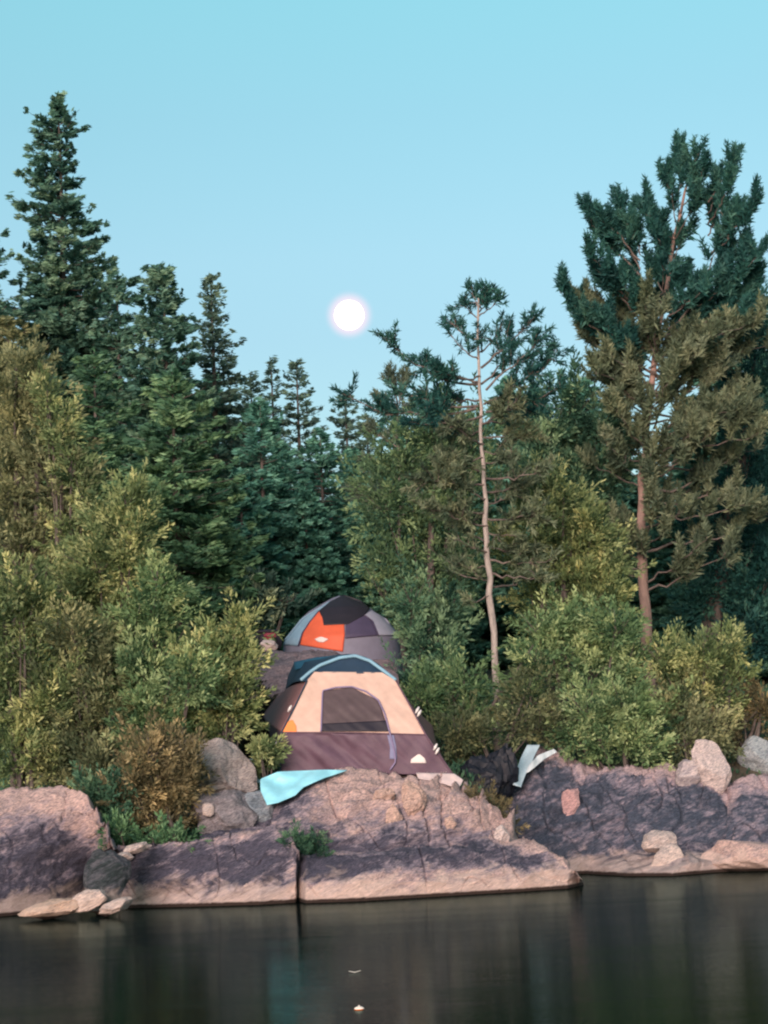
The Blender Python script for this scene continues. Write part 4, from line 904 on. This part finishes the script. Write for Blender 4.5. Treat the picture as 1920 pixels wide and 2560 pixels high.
def bundle(name, label, cat, px, py, Y, w_, h_, mat, seed, d=.35, parts=()):
    """soft gear bag: a sagging rounded sack with a top flap and straps"""
    base = P(px, py, Y); wm, hm = w_ * Y / F, h_ * Y / F
    root = empty(name, tuple(base), label, cat)
    rows = []
    for i in range(22):
        v = i / 21; r_ = (math.sin(math.pi * min(1, .12 + v * .88)) ** .45) if v < .98 else .05
        rr_ = (.5 * (1 - .25 * v)) * r_
        row = []
        for a in np.linspace(0, 2 * math.pi, 33):
            p = Vector((wm * rr_ * math.cos(a), d * rr_ * 1.2 * math.sin(a), hm * v))
            nn = noise.noise(Vector((p.x * 4 + seed, p.y * 4, p.z * 4))) * .12
            p.x *= 1 + nn; p.y *= 1 + nn; row.append(tuple(p + base))
        rows.append(row)
    g = MB(); g.grid(rows); g.build('sack', mat, root, base, smooth=True)
    g = MB(); g.grid([[tuple(base + Vector((wm * .27 * math.cos(a) * math.cos(b_), -d * (.42 + .22 * math.sin(b_)), hm * (.30 + .20 * math.sin(a) * math.cos(b_))))) for a in np.linspace(0, 2 * math.pi, 25)] for b_ in np.linspace(0, math.pi / 2, 8)])
    g.build('pocket', mat, root, base, smooth=True)
    g = MB(); g.grid([[tuple(base + Vector((wm * .40 * math.cos(a) * math.cos(b_), d * .5 * math.sin(a) * math.cos(b_), hm * (.90 + .13 * math.sin(b_))))) for a in np.linspace(0, 2 * math.pi, 25)] for b_ in np.linspace(-.6, math.pi / 2, 9)])
    g.build('lid', mat, root, base, smooth=True)
    for sx in (-.22, .22):
        pts = [tuple(base + Vector((wm * sx, -d * (.35 + .28 * math.sin(math.pi * t_)), hm * (.15 + .65 * t_)))) for t_ in np.linspace(0, 1, 10)]
        g = MB(); g.tube(pts, .018, 6); g.build('strap', cloth('black_webbing', (.02, .022, .03)), root, base, smooth=True)
    return root, base, wm, hm
C_heap = cloth('near_black_heap', (.008, .011, .020)); C_gear2 = cloth('charcoal_gear', (.030, .022, .034))
stone('dark_heap', 'tall slumped black heap right of the front tent', 1250, 1990, 33.5, 76, 128, C_heap, 61, cat='bag', box=.8, amp=.6, rotz=-.12)  # near-black lumpy mounds, one tall and one low
stone('dark_heap', 'low black heap slumped against the left of the tall one', 1205, 1985, 33.2, 84, 84, C_heap, 64, cat='bag', box=.8, amp=.6, rotz=.2)
bundle('duffel_bag', 'dark duffel bag left of the rear tent', 'bag', 668, 1625, 38.6, 90, 50, C_gear2, 5)
stone('bottle_sack', 'small red stuff sack on top of the dark duffel', 676, 1598, 38.2, 28, 18, cloth('red_sack', (.30, .05, .07)), 31, cat='bag')
stone('folded_towel', 'whitish rolled bundle lying in front of the dark duffel', 672, 1625, 38.0, 52, 26, cloth('rolled_towel', (.70, .55, .52)), 32, cat='bundle')

# ---------------------------------------------------------------- small marks on the water
p = onwater(898, 2524); root = empty('orange_white_disc', tuple(p), 'small orange and white disc on the dark water', 'float')  # small turned disc at the waterline, orange below and white above
def lathe(name, prof_, mat, parent, origin, base):
    g = MB(); g.grid([[(base[0] + r_ * math.cos(a), base[1] + r_ * math.sin(a), base[2] + z) for a in np.linspace(0, 2 * math.pi, 25)] for z, r_ in prof_]); return g.build(name, mat, parent, origin, smooth=True)
lathe('lower_shell', [(-.014, .002), (-.010, .02), (-.002, .032), (.006, .036)], cloth('disc_orange', (.95, .25, .06), rough=.3), root, p, p)
lathe('upper_shell', [(.006, .036), (.014, .031), (.021, .017), (.023, .004)], cloth('disc_white', (.95, .85, .75), rough=.3), root, p, p)
lathe('peg', [(.023, .004), (.030, .004), (.031, .001)], cloth('disc_white', (.95, .85, .75)), root, p, p)
p = onwater(887, 2432); g = MB()
g.grid([[tuple(p + Vector((x * .05, y * .018 * (1 - abs(x)), .006 + .012 * abs(x)))) for x in np.linspace(-1, 1, 9)] for y in (-1, 0, 1)])
o = g.build('ripple_glint', cloth('pale_glint', (.75, .75, .70)), origin=p, smooth=True); o.modifiers.new('t', 'SOLIDIFY').thickness = .003  # pale thin sheet standing in for a glint on a ripple
tag(o, 'tiny pale glint on the water beyond the orange disc', 'glint')
